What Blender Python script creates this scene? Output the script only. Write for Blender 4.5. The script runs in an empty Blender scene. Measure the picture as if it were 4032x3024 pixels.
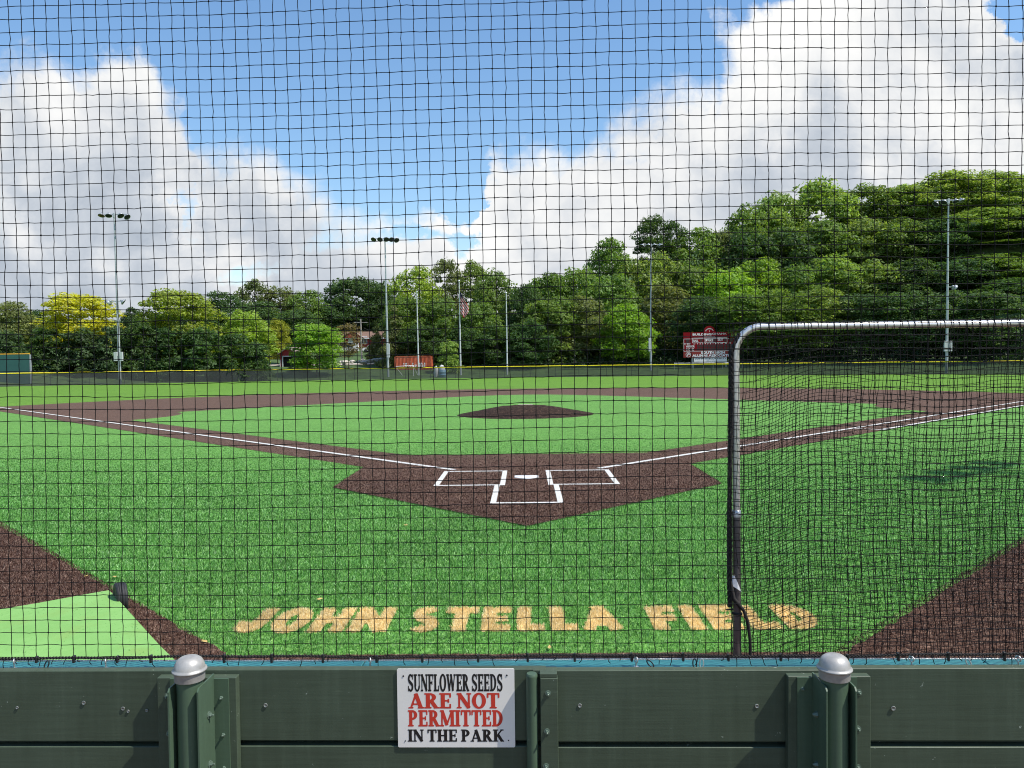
import bpy, math, random
import numpy as np
from mathutils import Vector, Matrix

random.seed(7)
RNG = np.random.default_rng(7)
S = bpy.context.scene
COL = S.collection

# ------------------------------------------------------------------ camera
CAM = np.array([-0.0043, -14.1394, 2.1088])
YAW, PITCH, ROLL, FPX = 0.0165716, -0.0270051, -0.0124453, 3123.7


def cam_axes():
    cy, sy = math.cos(YAW), math.sin(YAW)
    f = np.array([-sy, cy, 0.0]); r = np.array([cy, sy, 0.0]); u = np.array([0, 0, 1.0])
    f2 = f * math.cos(PITCH) + u * math.sin(PITCH)
    u2 = -f * math.sin(PITCH) + u * math.cos(PITCH)
    r2 = r * math.cos(ROLL) + u2 * math.sin(ROLL)
    u3 = -r * math.sin(ROLL) + u2 * math.cos(ROLL)
    return r2, u3, f2


CR, CU, CD = cam_axes()
cam = bpy.data.cameras.new('camera')
cam.sensor_width = 36.0
cam.lens = FPX / 4032 * 36.0
cam.clip_start = 0.05
cam.clip_end = 5000
camo = bpy.data.objects.new('camera', cam)
COL.objects.link(camo)
camo.matrix_world = Matrix([[CR[0], CU[0], -CD[0], CAM[0]], [CR[1], CU[1], -CD[1], CAM[1]],
                            [CR[2], CU[2], -CD[2], CAM[2]], [0, 0, 0, 1]])
S.camera = camo

S.view_settings.view_transform = 'Standard'
S.view_settings.look = 'None'
S.view_settings.exposure = 0.30
S.view_settings.gamma = 1.0
S.render.engine = 'CYCLES'
S.cycles.filter_width = 1.05
S.cycles.max_bounces = 6
S.cycles.transparent_max_bounces = 12

# sun: high, from the right and a little behind the viewer
SUN = Vector((0.525, -0.175, 0.83)).normalized()
sl = bpy.data.lights.new('sun', 'SUN')
sl.energy = 4.4
sl.angle = math.radians(0.53)
sl.color = (1.0, 0.95, 0.86)
so = bpy.data.objects.new('sun', sl)
COL.objects.link(so)
so.rotation_euler = (-SUN).to_track_quat('-Z', 'Y').to_euler()


def ray(px, py):
    return CD + CR * (px - 2016) / FPX - CU * (py - 1512) / FPX


def at(px, py, depth):
    """Real place of a thing seen at photo pixel (4032 wide) at a given distance."""
    return CAM + ray(px, py) * depth


def to_uv(x, y):      # photo position (2212 wide) -> direction tangents
    d = ray(x * 1.8228, y * 1.8228)
    return d[0] / d[1], d[2] / d[1]


# ------------------------------------------------------------------ sky
W = bpy.data.worlds.new('World')
S.world = W
W.use_nodes = True
SKY_STRENGTH = 0.145


class NT:
    """Small helper to wire node trees."""

    def __init__(self, tree):
        self.t = tree; self.n = tree.nodes; self.l = tree.links

    def new(self, typ, **kw):
        nd = self.n.new(typ)
        for k, v in kw.items():
            setattr(nd, k, v)
        return nd

    def put(self, sock, val):
        if hasattr(val, 'links') or isinstance(val, bpy.types.NodeSocket):
            self.l.new(val, sock)
        else:
            sock.default_value = val

    def math(self, op, a, b=None, c=None, clamp=False):
        nd = self.new('ShaderNodeMath', operation=op, use_clamp=clamp)
        self.put(nd.inputs[0], a)
        if b is not None: self.put(nd.inputs[1], b)
        if c is not None: self.put(nd.inputs[2], c)
        return nd.outputs[0]

    def vmath(self, op, a, b=None):
        nd = self.new('ShaderNodeVectorMath', operation=op)
        self.put(nd.inputs[0], a)
        if b is not None: self.put(nd.inputs[1], b)
        return nd

    def noise(self, vec, scale, detail=4, rough=0.55, dist=0.0, dim='3D', lac=2.0):
        nd = self.new('ShaderNodeTexNoise', noise_dimensions=dim)
        if vec is not None: self.l.new(vec, nd.inputs['Vector'])
        nd.inputs['Scale'].default_value = scale
        nd.inputs['Detail'].default_value = detail
        nd.inputs['Roughness'].default_value = rough
        nd.inputs['Lacunarity'].default_value = lac
        nd.inputs['Distortion'].default_value = dist
        return nd.outputs['Fac']

    def ramp(self, fac, stops, interp='LINEAR'):
        nd = self.new('ShaderNodeValToRGB')
        cr = nd.color_ramp
        cr.interpolation = interp
        while len(cr.elements) > 1: cr.elements.remove(cr.elements[-1])
        for i, (p, c) in enumerate(stops):
            e = cr.elements[0] if i == 0 else cr.elements.new(p)
            e.position = p
            e.color = tuple(c) + (1,) if len(c) == 3 else c
        self.put(nd.inputs[0], fac)
        return nd.outputs[0]

    def mix(self, fac, a, b, blend='MIX'):
        nd = self.new('ShaderNodeMix', data_type='RGBA', blend_type=blend)
        self.put(nd.inputs[0], fac)
        self.put(nd.inputs[6], a if isinstance(a, bpy.types.NodeSocket) else tuple(a) + (1,))
        self.put(nd.inputs[7], b if isinstance(b, bpy.types.NodeSocket) else tuple(b) + (1,))
        return nd.outputs[2]

    def maprange(self, v, a, b, c=0.0, d=1.0, smooth=False):
        nd = self.new('ShaderNodeMapRange')
        nd.interpolation_type = 'SMOOTHSTEP' if smooth else 'LINEAR'
        self.put(nd.inputs[0], v)
        for i, x in zip((1, 2, 3, 4), (a, b, c, d)): self.put(nd.inputs[i], x)
        return nd.outputs[0]


def build_sky():
    k = NT(W.node_tree)
    k.n.clear()
    out = k.new('ShaderNodeOutputWorld')
    bg = k.new('ShaderNodeBackground')
    sky = k.new('ShaderNodeTexSky', sky_type='NISHITA')
    sky.sun_disc = False
    sky.sun_elevation = math.asin(SUN.z)
    sky.sun_rotation = math.atan2(SUN.x, SUN.y)
    sky.altitude = 300
    sky.air_density = 1.25
    sky.dust_density = 0.2
    sky.ozone_density = 3.0
    tc = k.new('ShaderNodeTexCoord')
    sep = k.new('ShaderNodeSeparateXYZ')
    k.l.new(tc.outputs['Generated'], sep.inputs[0])
    x, y, z = sep.outputs
    yc = k.math('MAXIMUM', k.math('ABSOLUTE', y), 0.12)
    u = k.math('DIVIDE', x, yc)
    v = k.math('DIVIDE', z, yc)
    comb = k.new('ShaderNodeCombineXYZ')
    k.put(comb.inputs[0], u); k.put(comb.inputs[1], v); k.put(comb.inputs[2], 0.0)
    p = comb.outputs[0]
    # skyline of the clouds as a curve  u -> v
    top = [(-60, 150), (0, 140), (75, 132), (180, 112), (290, 92), (345, 118), (375, 175), (430, 222), (425, 285), (462, 330),
           (480, 352), (590, 350), (640, 385), (690, 405), (715, 440), (850, 432), (960, 432), (985, 452), (1000, 400),
           (1030, 362), (1130, 322), (1240, 292), (1330, 240), (1440, 205), (1540, 185), (1560, 110), (1640, 40),
           (1700, -30), (1800, -150), (2300, -200)]
    # single-valued in u: keep increasing
    pts = []
    for a in top:
        uu, vv = to_uv(*a)
        if pts and uu <= pts[-1][0]: uu = pts[-1][0] + 0.004
        pts.append((uu, vv))
    U0, U1 = -0.8, 0.8
    fc = k.new('ShaderNodeFloatCurve')
    cm = fc.mapping
    cm.use_clip = False
    cv = cm.curves[0]
    norm = [((a - U0) / (U1 - U0), b) for a, b in pts]
    cv.points[0].location = (0.0, norm[0][1]); cv.points[1].location = (1.0, norm[-1][1])
    for a, b in norm:
        if 0.0 < a < 1.0: cv.points.new(a, b)
    for q in cv.points: q.handle_type = 'VECTOR'
    cm.update()
    # domain warp gives the cauliflower overhangs
    wa = k.noise(p, 5.5, 5, 0.6)
    un = k.math('ADD', u, k.math('MULTIPLY', k.math('SUBTRACT', wa, 0.5), 0.16))
    k.put(fc.inputs['Value'], k.maprange(un, U0, U1, 0.0, 1.0))
    vt = fc.outputs[0]
    b1 = k.noise(p, 7.0, 9, 0.62, 0.25)
    b2 = k.noise(p, 2.3, 4, 0.5)
    f = k.math('SUBTRACT', vt, v)
    f = k.math('ADD', f, k.math('MULTIPLY', k.math('SUBTRACT', b1, 0.5), 0.25))
    f = k.math('ADD', f, k.math('MULTIPLY', k.math('SUBTRACT', b2, 0.5), 0.06))
    f = k.math('MAXIMUM', f, k.math('MULTIPLY', k.math('SUBTRACT', b2, 0.66), 0.6))
    # open blue patches inside the cloud decks
    holes = [(385, 470, 35, 110, .75), (525, 585, 75, 38, .7), (250, 560, 90, 22, .45), (990, 425, 38, 52, 1.05), (1090, 545, 40, 55, .30),
             (2190, 45, 75, 60, 1.2), (1660, 335, 55, 50, .40), (900, 520, 130, 18, .25), (40, 395, 60, 28, .25),
             (1250, 500, 80, 30, .25), (690, 545, 120, 20, .2), (1010, 540, 45, 40, .35), (330, 425, 90, 30, .15)]
    w1 = k.new('ShaderNodeTexNoise'); w1.inputs['Scale'].default_value = 9.0; w1.inputs['Detail'].default_value = 6; w1.inputs['Roughness'].default_value = .65
    k.l.new(p, w1.inputs['Vector'])
    wv = k.vmath('SUBTRACT', w1.outputs['Color'], (.5, .5, .5)).outputs[0]
    sc_ = k.new('ShaderNodeVectorMath', operation='MULTIPLY'); k.l.new(wv, sc_.inputs[0]); sc_.inputs[1].default_value = (.16, .12, 0)
    pw = k.vmath('ADD', p, sc_.outputs[0]).outputs[0]
    for (cx, cy, rx, ry, amt) in holes:
        c0 = to_uv(cx, cy); c1 = to_uv(cx + rx, cy - ry)
        dd = k.vmath('SUBTRACT', pw, (c0[0], c0[1], 0))
        dd = k.vmath('DIVIDE', dd.outputs[0], (abs(c1[0] - c0[0]), abs(c1[1] - c0[1]), 1.0))
        ln = k.vmath('LENGTH', dd.outputs[0]).outputs['Value']
        g = k.maprange(ln, 0.0, 1.7, amt * 0.19, 0.0, True)
        # holes weaken the deck: take from a clamped density
        f = k.math('SUBTRACT', k.math('MINIMUM', f, 0.16), g)
    soft = k.maprange(k.noise(p, 3.0, 2, 0.5), 0.38, 0.62, 0.014, 0.065)
    mask = k.maprange(f, -0.012, soft, 0.0, 1.0, True)
    # relief: difference of the billow field towards the sun
    off = k.vmath('ADD', p, (0.022, 0.030, 0)).outputs[0]
    b1s = k.noise(off, 7.0, 9, 0.62, 0.25)
    rel = k.math('SUBTRACT', b1, b1s)
    rel = k.math('MULTIPLY', rel, 1.5)
    big = k.maprange(k.noise(p, 3.2, 5, 0.55, 0.3), 0.36, 0.66, 0.34, -0.44)
    edge = k.maprange(f, 0.0, 0.16, 0.30, -0.12)
    sh = k.math('ADD', k.math('ADD', k.math('ADD', rel, big), edge), 0.62, clamp=True)
    ccol = k.ramp(sh, [(0.0, (0.36, 0.41, 0.48)), (0.35, (0.50, 0.54, 0.595)), (0.7, (0.71, 0.72, 0.73)), (1.0, (0.82, 0.82, 0.81))])
    # sky colour, slightly purer blue
    hs = k.new('ShaderNodeHueSaturation')
    hs.inputs['Saturation'].default_value = 1.12
    k.l.new(sky.outputs[0], hs.inputs['Color'])
    scl = k.vmath('SCALE', hs.outputs[0]); scl.inputs['Scale'].default_value = SKY_STRENGTH
    k.l.new(hs.outputs[0], scl.inputs[0])
    fin = k.mix(mask, scl.outputs[0], ccol)
    k.l.new(fin, bg.inputs['Color'])
    bg.inputs['Strength'].default_value = 1.0
    k.l.new(bg.outputs[0], out.inputs[0])


build_sky()

# ------------------------------------------------------------------ object helpers


def tag(o, label=None, cat=None, group=None, kind=None):
    if label: o['label'] = label
    if cat: o['category'] = cat
    if group: o['group'] = group
    if kind: o['kind'] = kind
    return o


def empty(name, loc=(0, 0, 0), rz=0.0):
    o = bpy.data.objects.new(name, None)
    o.empty_display_size = 0.2
    COL.objects.link(o)
    o.location = loc
    o.rotation_euler = (0, 0, rz)
    return o


def mesh_obj(name, me, parent=None, loc=None, rz=None):
    o = bpy.data.objects.new(name, me)
    COL.objects.link(o)
    if parent is not None: o.parent = parent
    if loc is not None: o.location = loc
    if rz is not None: o.rotation_euler = (0, 0, rz)
    return o


class MB:
    """Collects simple shapes and links them as ONE mesh."""

    def __init__(self):
        self.v = []; self.f = []; self.s = []; self.m = []
        self.cur = 0

    def add(self, vs, fs, smooth=False):
        b = len(self.v)
        self.v.extend([tuple(map(float, q)) for q in vs])
        for f in fs:
            self.f.append(tuple(i + b for i in f)); self.s.append(smooth); self.m.append(self.cur)
        return self

    def box(self, x0, x1, y0, y1, z0, z1, bev=0.0):
        if bev <= 0:
            vs = [(x, y, z) for x in (x0, x1) for y in (y0, y1) for z in (z0, z1)]
            fs = [(0, 1, 3, 2), (4, 6, 7, 5), (0, 4, 5, 1), (2, 3, 7, 6), (0, 2, 6, 4), (1, 5, 7, 3)]
            return self.add(vs, fs)
        # chamfered box: three-point corners
        vs = []; idx = {}
        for i, x in enumerate((x0, x1)):
            for j, y in enumerate((y0, y1)):
                for q, z in enumerate((z0, z1)):
                    sx = 1 if i == 0 else -1; sy = 1 if j == 0 else -1; sz = 1 if q == 0 else -1
                    for ax, pnt in enumerate(((x, y + sy * bev, z + sz * bev), (x + sx * bev, y, z + sz * bev), (x + sx * bev, y + sy * bev, z))):
                        idx[(i, j, q, ax)] = len(vs); vs.append(pnt)
        g = lambda i, j, q, ax: idx[(i, j, q, ax)]
        fs = []
        for i in (0, 1):
            f = [g(i, 0, 0, 0), g(i, 1, 0, 0), g(i, 1, 1, 0), g(i, 0, 1, 0)]; fs.append(f if i else f[::-1])
            f = [g(0, i, 0, 1), g(0, i, 1, 1), g(1, i, 1, 1), g(1, i, 0, 1)]; fs.append(f if i else f[::-1])
            f = [g(0, 0, i, 2), g(1, 0, i, 2), g(1, 1, i, 2), g(0, 1, i, 2)]; fs.append(f if i else f[::-1])
        for j in (0, 1):
            for q in (0, 1):
                fs.append([g(0, j, q, 1), g(0, j, q, 2), g(1, j, q, 2), g(1, j, q, 1)])
                fs.append([g(j, 0, q, 0), g(j, 0, q, 2), g(j, 1, q, 2), g(j, 1, q, 0)])
                fs.append([g(j, q, 0, 0), g(j, q, 0, 1), g(j, q, 1, 1), g(j, q, 1, 0)])
        for i in (0, 1):
            for j in (0, 1):
                for q in (0, 1):
                    fs.append([g(i, j, q, 0), g(i, j, q, 1), g(i, j, q, 2)])
        return self.add(vs, fs)

    def tube(self, pts, r, n=8, caps=True, smooth=True):
        pts = [np.asarray(q, float) for q in pts]
        rs = r if isinstance(r, (list, tuple, np.ndarray)) else [r] * len(pts)
        vs = []; fs = []
        up = None
        for i, q in enumerate(pts):
            t = (pts[min(i + 1, len(pts) - 1)] - pts[max(i - 1, 0)])
            t = t / (np.linalg.norm(t) + 1e-12)
            if up is None:
                a = np.array([0, 0, 1.0]) if abs(t[2]) < 0.9 else np.array([1.0, 0, 0])
            else:
                a = up
            b = np.cross(t, a); b /= np.linalg.norm(b) + 1e-12
            c = np.cross(b, t); up = c
            for kk in range(n):
                an = 2 * math.pi * kk / n
                vs.append(q + rs[i] * (math.cos(an) * b + math.sin(an) * c))
        for i in range(len(pts) - 1):
            for kk in range(n):
                fs.append((i * n + kk, (i + 1) * n + kk, (i + 1) * n + (kk + 1) % n, i * n + (kk + 1) % n))
        self.add(vs, fs, smooth)
        if caps:
            self.add(vs[:n], [tuple(range(n))])
            self.add(vs[-n:], [tuple(range(n))[::-1]])
        return self

    def lathe(self, prof, c, n=24, axis='z', smooth=True, R=None):
        """prof: (radius, height) list, revolved round z (or R columns)."""
        vs = []; fs = []
        for (r, h) in prof:
            for kk in range(n):
                an = 2 * math.pi * kk / n
                q = np.array([r * math.cos(an), r * math.sin(an), h])
                if R is not None: q = R @ q
                vs.append(np.asarray(c, float) + q)
        for i in range(len(prof) - 1):
            for kk in range(n):
                fs.append((i * n + kk, i * n + (kk + 1) % n, (i + 1) * n + (kk + 1) % n, (i + 1) * n + kk))
        self.add(vs, fs, smooth)
        self.add(vs[-n:], [tuple(range(n))]); self.add(vs[:n], [tuple(range(n))[::-1]])
        return self

    def poly(self, pts, z=None):
        vs = [tuple(q) if len(q) == 3 else (q[0], q[1], z) for q in pts]
        return self.add(vs, [tuple(range(len(vs)))])

    def prism(self, pts, z0, z1):
        """xy outline (ccw) extruded from z0 to z1."""
        n = len(pts)
        vs = [(a, b, z0) for a, b in pts] + [(a, b, z1) for a, b in pts]
        fs = [tuple(range(n))[::-1], tuple(range(n, 2 * n))] + [(i, (i + 1) % n, n + (i + 1) % n, n + i) for i in range(n)]
        return self.add(vs, fs)

    def build(self, name, mat, parent=None, loc=None, rz=None):
        me = bpy.data.meshes.new(name)
        me.from_pydata(self.v, [], self.f)
        for mm in (mat if isinstance(mat, (list, tuple)) else [mat]): me.materials.append(mm)
        me.polygons.foreach_set('use_smooth', self.s)
        me.polygons.foreach_set('material_index', self.m)
        me.update()
        return mesh_obj(name, me, parent, loc, rz)


def np_mesh(name, verts, quads, mat, smooth=False):
    me = bpy.data.meshes.new(name)
    nv, nf = len(verts), len(quads)
    k = quads.shape[1]
    me.vertices.add(nv); me.loops.add(nf * k); me.polygons.add(nf)
    me.vertices.foreach_set('co', np.asarray(verts, np.float32).ravel())
    me.loops.foreach_set('vertex_index', np.asarray(quads, np.int32).ravel())
    me.polygons.foreach_set('loop_start', np.arange(0, nf * k, k, dtype=np.int32))
    me.polygons.foreach_set('use_smooth', np.full(nf, smooth))
    me.materials.append(mat)
    me.update(calc_edges=True)
    return me


# ------------------------------------------------------------------ materials
def principled(name):
    m = bpy.data.materials.new(name)
    m.use_nodes = True
    k = NT(m.node_tree)
    b = m.node_tree.nodes['Principled BSDF']
    return m, k, b


def P3(k):
    g = k.new('ShaderNodeNewGeometry')
    return g.outputs['Position']


def OC(k):
    return k.new('ShaderNodeTexCoord').outputs['Object']


def bump(k, b, h, dist=0.01, strength=0.6):
    bn = k.new('ShaderNodeBump')
    bn.inputs['Strength'].default_value = strength
    bn.inputs['Distance'].default_value = dist
    k.put(bn.inputs['Height'], h)
    k.l.new(bn.outputs[0], b.inputs['Normal'])


def simple(name, col, rough=0.6, metal=0.0, var=0.15, scale=8.0, bumpd=0.0, spec=0.5, detail=5):
    m, k, b = principled(name)
    p = OC(k)
    n = k.noise(p, scale, detail, 0.6)
    c0 = [c * (1 - var) for c in col]; c1 = [min(1, c * (1 + var)) for c in col]
    k.put(b.inputs['Base Color'], k.ramp(n, [(0.3, c0), (0.7, c1)]))
    b.inputs['Roughness'].default_value = rough
    b.inputs['Metallic'].default_value = metal
    b.inputs['Specular IOR Level'].default_value = spec
    if bumpd: bump(k, b, k.noise(p, scale * 4, 4, 0.6), bumpd)
    return m


def turf(name, cols, fibre=70.0, patch=None, sheen=0.25, tint=(0.7, 1.0, 0.6), bd=0.012):
    """Synthetic turf: mixed fibre tones plus a rough fibrous relief."""
    m, k, b = principled(name)
    p = P3(k)
    n1 = k.noise(p, fibre, 1, 0.6, 0.6)
    n2 = k.noise(p, fibre * 0.40, 1, 0.6, 0.5)
    n2b = k.noise(p, fibre * 0.15, 1, 0.6, 0.4)
    n3 = k.noise(p, 0.35, 4, 0.6)
    n4 = k.noise(p, 2.2, 4, 0.65)
    mixv = k.math('ADD', k.math('MULTIPLY', n1, 0.42), k.math('MULTIPLY', n2, 0.36))
    mixv = k.math('ADD', mixv, k.math('MULTIPLY', n2b, 0.22))
    c = k.ramp(mixv, [(0.36, cols[0]), (0.46, cols[1]), (0.55, cols[2]), (0.66, cols[3])])
    v = k.math('ADD', k.maprange(n3, 0.3, 0.7, -0.10, 0.10), k.maprange(n4, 0.3, 0.7, -0.13, 0.13))
    v = k.math('ADD', v, k.maprange(k.noise(p, 7.5, 2, 0.6), 0.3, 0.7, -0.13, 0.13))
    v = k.math('ADD', v, 1.0)
    hs = k.new('ShaderNodeHueSaturation')
    k.l.new(c, hs.inputs['Color']); k.put(hs.inputs['Value'], v)
    k.l.new(hs.outputs[0], b.inputs['Base Color'])
    b.inputs['Roughness'].default_value = 0.75
    b.inputs['Specular IOR Level'].default_value = 0.06
    b.inputs['Sheen Weight'].default_value = sheen
    b.inputs['Sheen Roughness'].default_value = 0.4
    b.inputs['Sheen Tint'].default_value = tuple(tint) + (1,)
    bump(k, b, k.math('ADD', n1, k.math('MULTIPLY', n2, 0.8)), bd, 0.9)
    return m


M = {}
M['infield'] = turf('infield_turf', [(.020, .088, .010), (.066, .205, .026), (.138, .335, .058), (.31, .53, .16)], 55, tint=(.8, 1, .45))
M['outfield'] = turf('outfield_turf', [(.040, .100, .008), (.085, .20, .018), (.14, .28, .030), (.24, .38, .08)], 45, sheen=0.10, tint=(.8, 1, .5))
M['skin'] = turf('brown_turf', [(.024, .010, .006), (.066, .029, .018), (.125, .066, .042), (.28, .175, .125)], 60, sheen=0.20, tint=(1, .78, .60))
M['tan_turf'] = turf('tan_turf', [(.45, .29, .10), (.66, .45, .18), (.78, .57, .26), (.85, .68, .40)], 60, sheen=0.05, tint=(1, .9, .7))
M['chalk'] = simple('white_line_turf', (.60, .585, .545), 0.9, 0, 0.28, 45, 0.006)
M['ground'] = simple('rough_grass', (.055, .10, .022), 0.9, 0, 0.45, 0.6, 0.05)
M['mound'] = turf('mound_turf', [(.010, .006, .004), (.026, .015, .010), (.052, .031, .022), (.16, .10, .07)], 40, sheen=0.0, tint=(1, .85, .8))


def wood_paint(name, col, var=0.18, rough=0.5, chip=(0.35, 0.40, 0.33), grain=1.0):
    m, k, b = principled(name)
    p = OC(k)
    st = k.new('ShaderNodeMapping'); st.inputs['Scale'].default_value = (1.2, 30, 30)
    k.l.new(p, st.inputs[0])
    n = k.noise(st.outputs[0], 2.0, 5, 0.6)
    big = k.noise(p, 3.0, 5, 0.6)
    fine = k.noise(p, 160, 2, 0.5)
    mixv = k.math('ADD', k.math('MULTIPLY', n, 0.45), k.math('MULTIPLY', big, 0.55))
    c = k.ramp(mixv, [(0.3, [q * (1 - var) for q in col]), (0.7, [q * (1 + var) for q in col])])
    stn = k.new('ShaderNodeMapping'); stn.inputs['Scale'].default_value = (14, 14, 1.1)
    k.l.new(p, stn.inputs[0])
    streak = k.noise(stn.outputs[0], 1.6, 4, 0.6)
    c = k.mix(k.maprange(streak, 0.52, 0.72, 0.0, 0.28), c, [min(1, q * 1.55 + .012) for q in col])
    c = k.mix(k.maprange(streak, 0.46, 0.30, 0.0, 0.30), c, [q * .62 for q in col])
    scr_ = k.new('ShaderNodeMapping'); scr_.inputs['Scale'].default_value = (3, 60, 60); scr_.inputs['Rotation'].default_value = (0, .25, 0)
    k.l.new(p, scr_.inputs[0])
    scn = k.noise(scr_.outputs[0], 1.7, 3, 0.5)
    c = k.mix(k.math('MULTIPLY', k.maprange(scn, 0.735, 0.76), k.maprange(big, .5, .6)), c, [min(1, q * 2.1 + .02) for q in col])
    ch = k.noise(p, 24, 6, 0.75)
    cm = k.maprange(ch, 0.665, 0.690)
    c = k.mix(cm, c, chip)
    k.l.new(c, b.inputs['Base Color'])
    k.put(b.inputs['Roughness'], k.maprange(big, 0.3, 0.7, rough - 0.08, rough + 0.12))
    b.inputs['Specular IOR Level'].default_value = 0.4
    bump(k, b, k.math('ADD', k.math('MULTIPLY', n, grain), k.math('MULTIPLY', fine, 0.25)), 0.0015, 0.5)
    return m


M['wall_green'] = wood_paint('dark_green_paint', (.061, .085, .055))
M['wall_steel'] = wood_paint('dark_green_steel_paint', (.074, .120, .076), 0.10, 0.42, (.14, .18, .14), 0.15)
M['teal'] = wood_paint('teal_wood_paint', (.045, .225, .235), 0.40, 0.5, (.02, .10, .12), 2.0)
M['net'] = simple('black_net_twine', (.005, .005, .006), 0.7, 0, 0.3, 60, spec=.15)
M['net_brown'] = simple('black_screen_twine', (.007, .006, .006), 0.7, 0, 0.3, 60, spec=.2)
M['rope'] = simple('black_rope', (.020, .017, .015), 0.8, 0, 0.4, 90, 0.002)
M['galv'] = simple('galvanised_steel', (.62, .62, .62), 0.42, 0.85, 0.12, 20, 0.0005)
M['pole'] = simple('galvanised_pole', (.46, .49, .50), 0.5, 0.4, 0.10, 3)
M['cap'] = simple('cast_aluminium', (.43, .415, .39), 0.42, 0.25, 0.28, 14, 0.0012)
M['bolt'] = simple('painted_bolt', (.13, .18, .14), 0.4, 0.2, 0.3, 60)
M['screw'] = simple('weathered_screw', (.30, .31, .28), 0.45, 0.6, 0.3, 90)
M['black'] = simple('black_plastic', (.015, .015, .016), 0.45, 0, 0.2, 40)
M['cable'] = simple('steel_cable', (.70, .68, .65), 0.35, 0.8, 0.35, 160)
M['tube'] = simple('chrome_tube', (.88, .84, .79), 0.32, 0.7, 0.06, 20)
M['dark_tube'] = simple('dull_steel_tube', (.20, .185, .18), 0.42, 0.75, 0.15, 14)
M['tape'] = simple('white_tape', (.82, .82, .82), 0.6, 0, 0.06, 20)
M['sign_white'] = simple('sign_panel_white', (.87, .83, .765), 0.42, 0, 0.03, 6)
M['ink_black'] = simple('sign_black_ink', (.014, .012, .012), 0.5, 0, 0.1, 20)
M['ink_red'] = simple('sign_red_ink', (.62, .045, .025), 0.5, 0, 0.06, 20)
M['white'] = simple('white_paint', (.80, .80, .79), 0.5, 0, 0.05, 6)
M['dusty'] = simple('dusty_white_rubber', (.50, .44, .36), 0.8, 0, 0.25, 9)
M['rubber'] = simple('black_rubber', (.022, .022, .023), 0.65, 0, 0.25, 40, 0.001)
M['rim'] = simple('dull_rim_metal', (.10, .095, .08), 0.5, 0.4, 0.3, 40)
M['yellow'] = simple('yellow_fence_cap', (.85, .68, .015), 0.45, 0, 0.06, 2)
M['yellow_dull'] = simple('orange_yellow_cap', (.80, .42, .03), 0.5, 0, 0.06, 2)
M['red_board'] = simple('scoreboard_red', (.24, .008, .013), 0.8, 0, 0.06, 1, spec=.1)
M['red_pale'] = simple('scoreboard_dull_red', (.26, .045, .038), 0.8, 0, 0.06, 1, spec=.1)
M['digit'] = simple('scoreboard_dark_cell', (.045, .012, .016), 0.4, 0, 0.2, 2)
M['barn_red'] = simple('red_siding', (.36, .025, .030), 0.65, 0, 0.12, 1.5)
M['roof'] = simple('brown_shingle', (.19, .115, .085), 0.9, 0, 0.25, 3)
M['roof_pale'] = simple('weathered_shingle', (.33, .25, .22), 0.9, 0, 0.25, 3)
M['interior_shade'] = simple('painted_interior_shade', (.012, .012, .012), 0.9, 0, 0.2, 2)
M['glass'] = simple('window_glass', (.03, .035, .04), 0.08, 0, 0.1, 2)
M['flag_blue'] = simple('flag_blue', (.012, .018, .07), 0.8, 0, 0.1, 4)
M['flag_red'] = simple('flag_red', (.50, .012, .022), 0.8, 0, 0.1, 4)
M['flag_white'] = simple('flag_white', (.66, .65, .64), 0.8, 0, 0.05, 4)
M['panel_green'] = simple('green_panel', (.035, .125, .105), 0.7, 0, 0.12, 0.7)
M['barrel'] = simple('blue_barrel', (.16, .30, .40), 0.5, 0, 0.1, 2)
M['bag'] = simple('white_bag', (.66, .65, .63), 0.8, 0, 0.15, 3)
M['concrete'] = simple('pale_gravel', (.46, .41, .34), 0.9, 0, 0.25, 1.2)
M['stone'] = simple('pale_stone', (.50, .46, .40), 0.9, 0, 0.25, 1.0)
M['utility'] = simple('grey_timber', (.36, .33, .29), 0.85, 0, 0.2, 2)
M['bark'] = simple('bark', (.075, .055, .042), 0.9, 0, 0.35, 2.5, 0.03)
M['leaf_litter'] = simple('fallen_leaf', (.52, .36, .12), 0.7, 0, 0.25, 60)


def m_lime():
    m, k, b = principled('lime_green_surface')
    p = P3(k)
    n = k.noise(p, 2.0, 4, 0.6); n2 = k.noise(p, 9, 5, 0.7); sp = k.noise(p, 55, 2, 0.5, 0.5)
    big = k.ramp(k.math('ADD', k.math('MULTIPLY', n, .6), k.math('MULTIPLY', n2, .4)), [(0.35, (.180, .385, .088)), (0.7, (.240, .465, .128))])
    big = k.mix(k.maprange(k.noise(p, 2.6, 4, .65), .54, .70, 0.0, .55), big, (.22, .34, .07))
    spots = k.math('MULTIPLY', k.maprange(sp, 0.66, 0.70), k.maprange(n, 0.40, 0.55))
    k.l.new(k.mix(spots, big, (.07, .22, .03)), b.inputs['Base Color'])
    b.inputs['Roughness'].default_value = 0.8
    bump(k, b, k.math('ADD', n2, sp), 0.004, 0.5)
    return m


M['lime'] = m_lime()


def m_container():
    m, k, b = principled('faded_orange_steel')
    p = OC(k)
    n = k.noise(p, 1.4, 5, 0.7)
    c = k.ramp(n, [(0.3, (.50, .085, .035)), (0.55, (.58, .13, .06)), (0.75, (.60, .30, .22))])
    k.l.new(c, b.inputs['Base Color'])
    b.inputs['Roughness'].default_value = 0.6
    return m


M['container'] = m_container()


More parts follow.
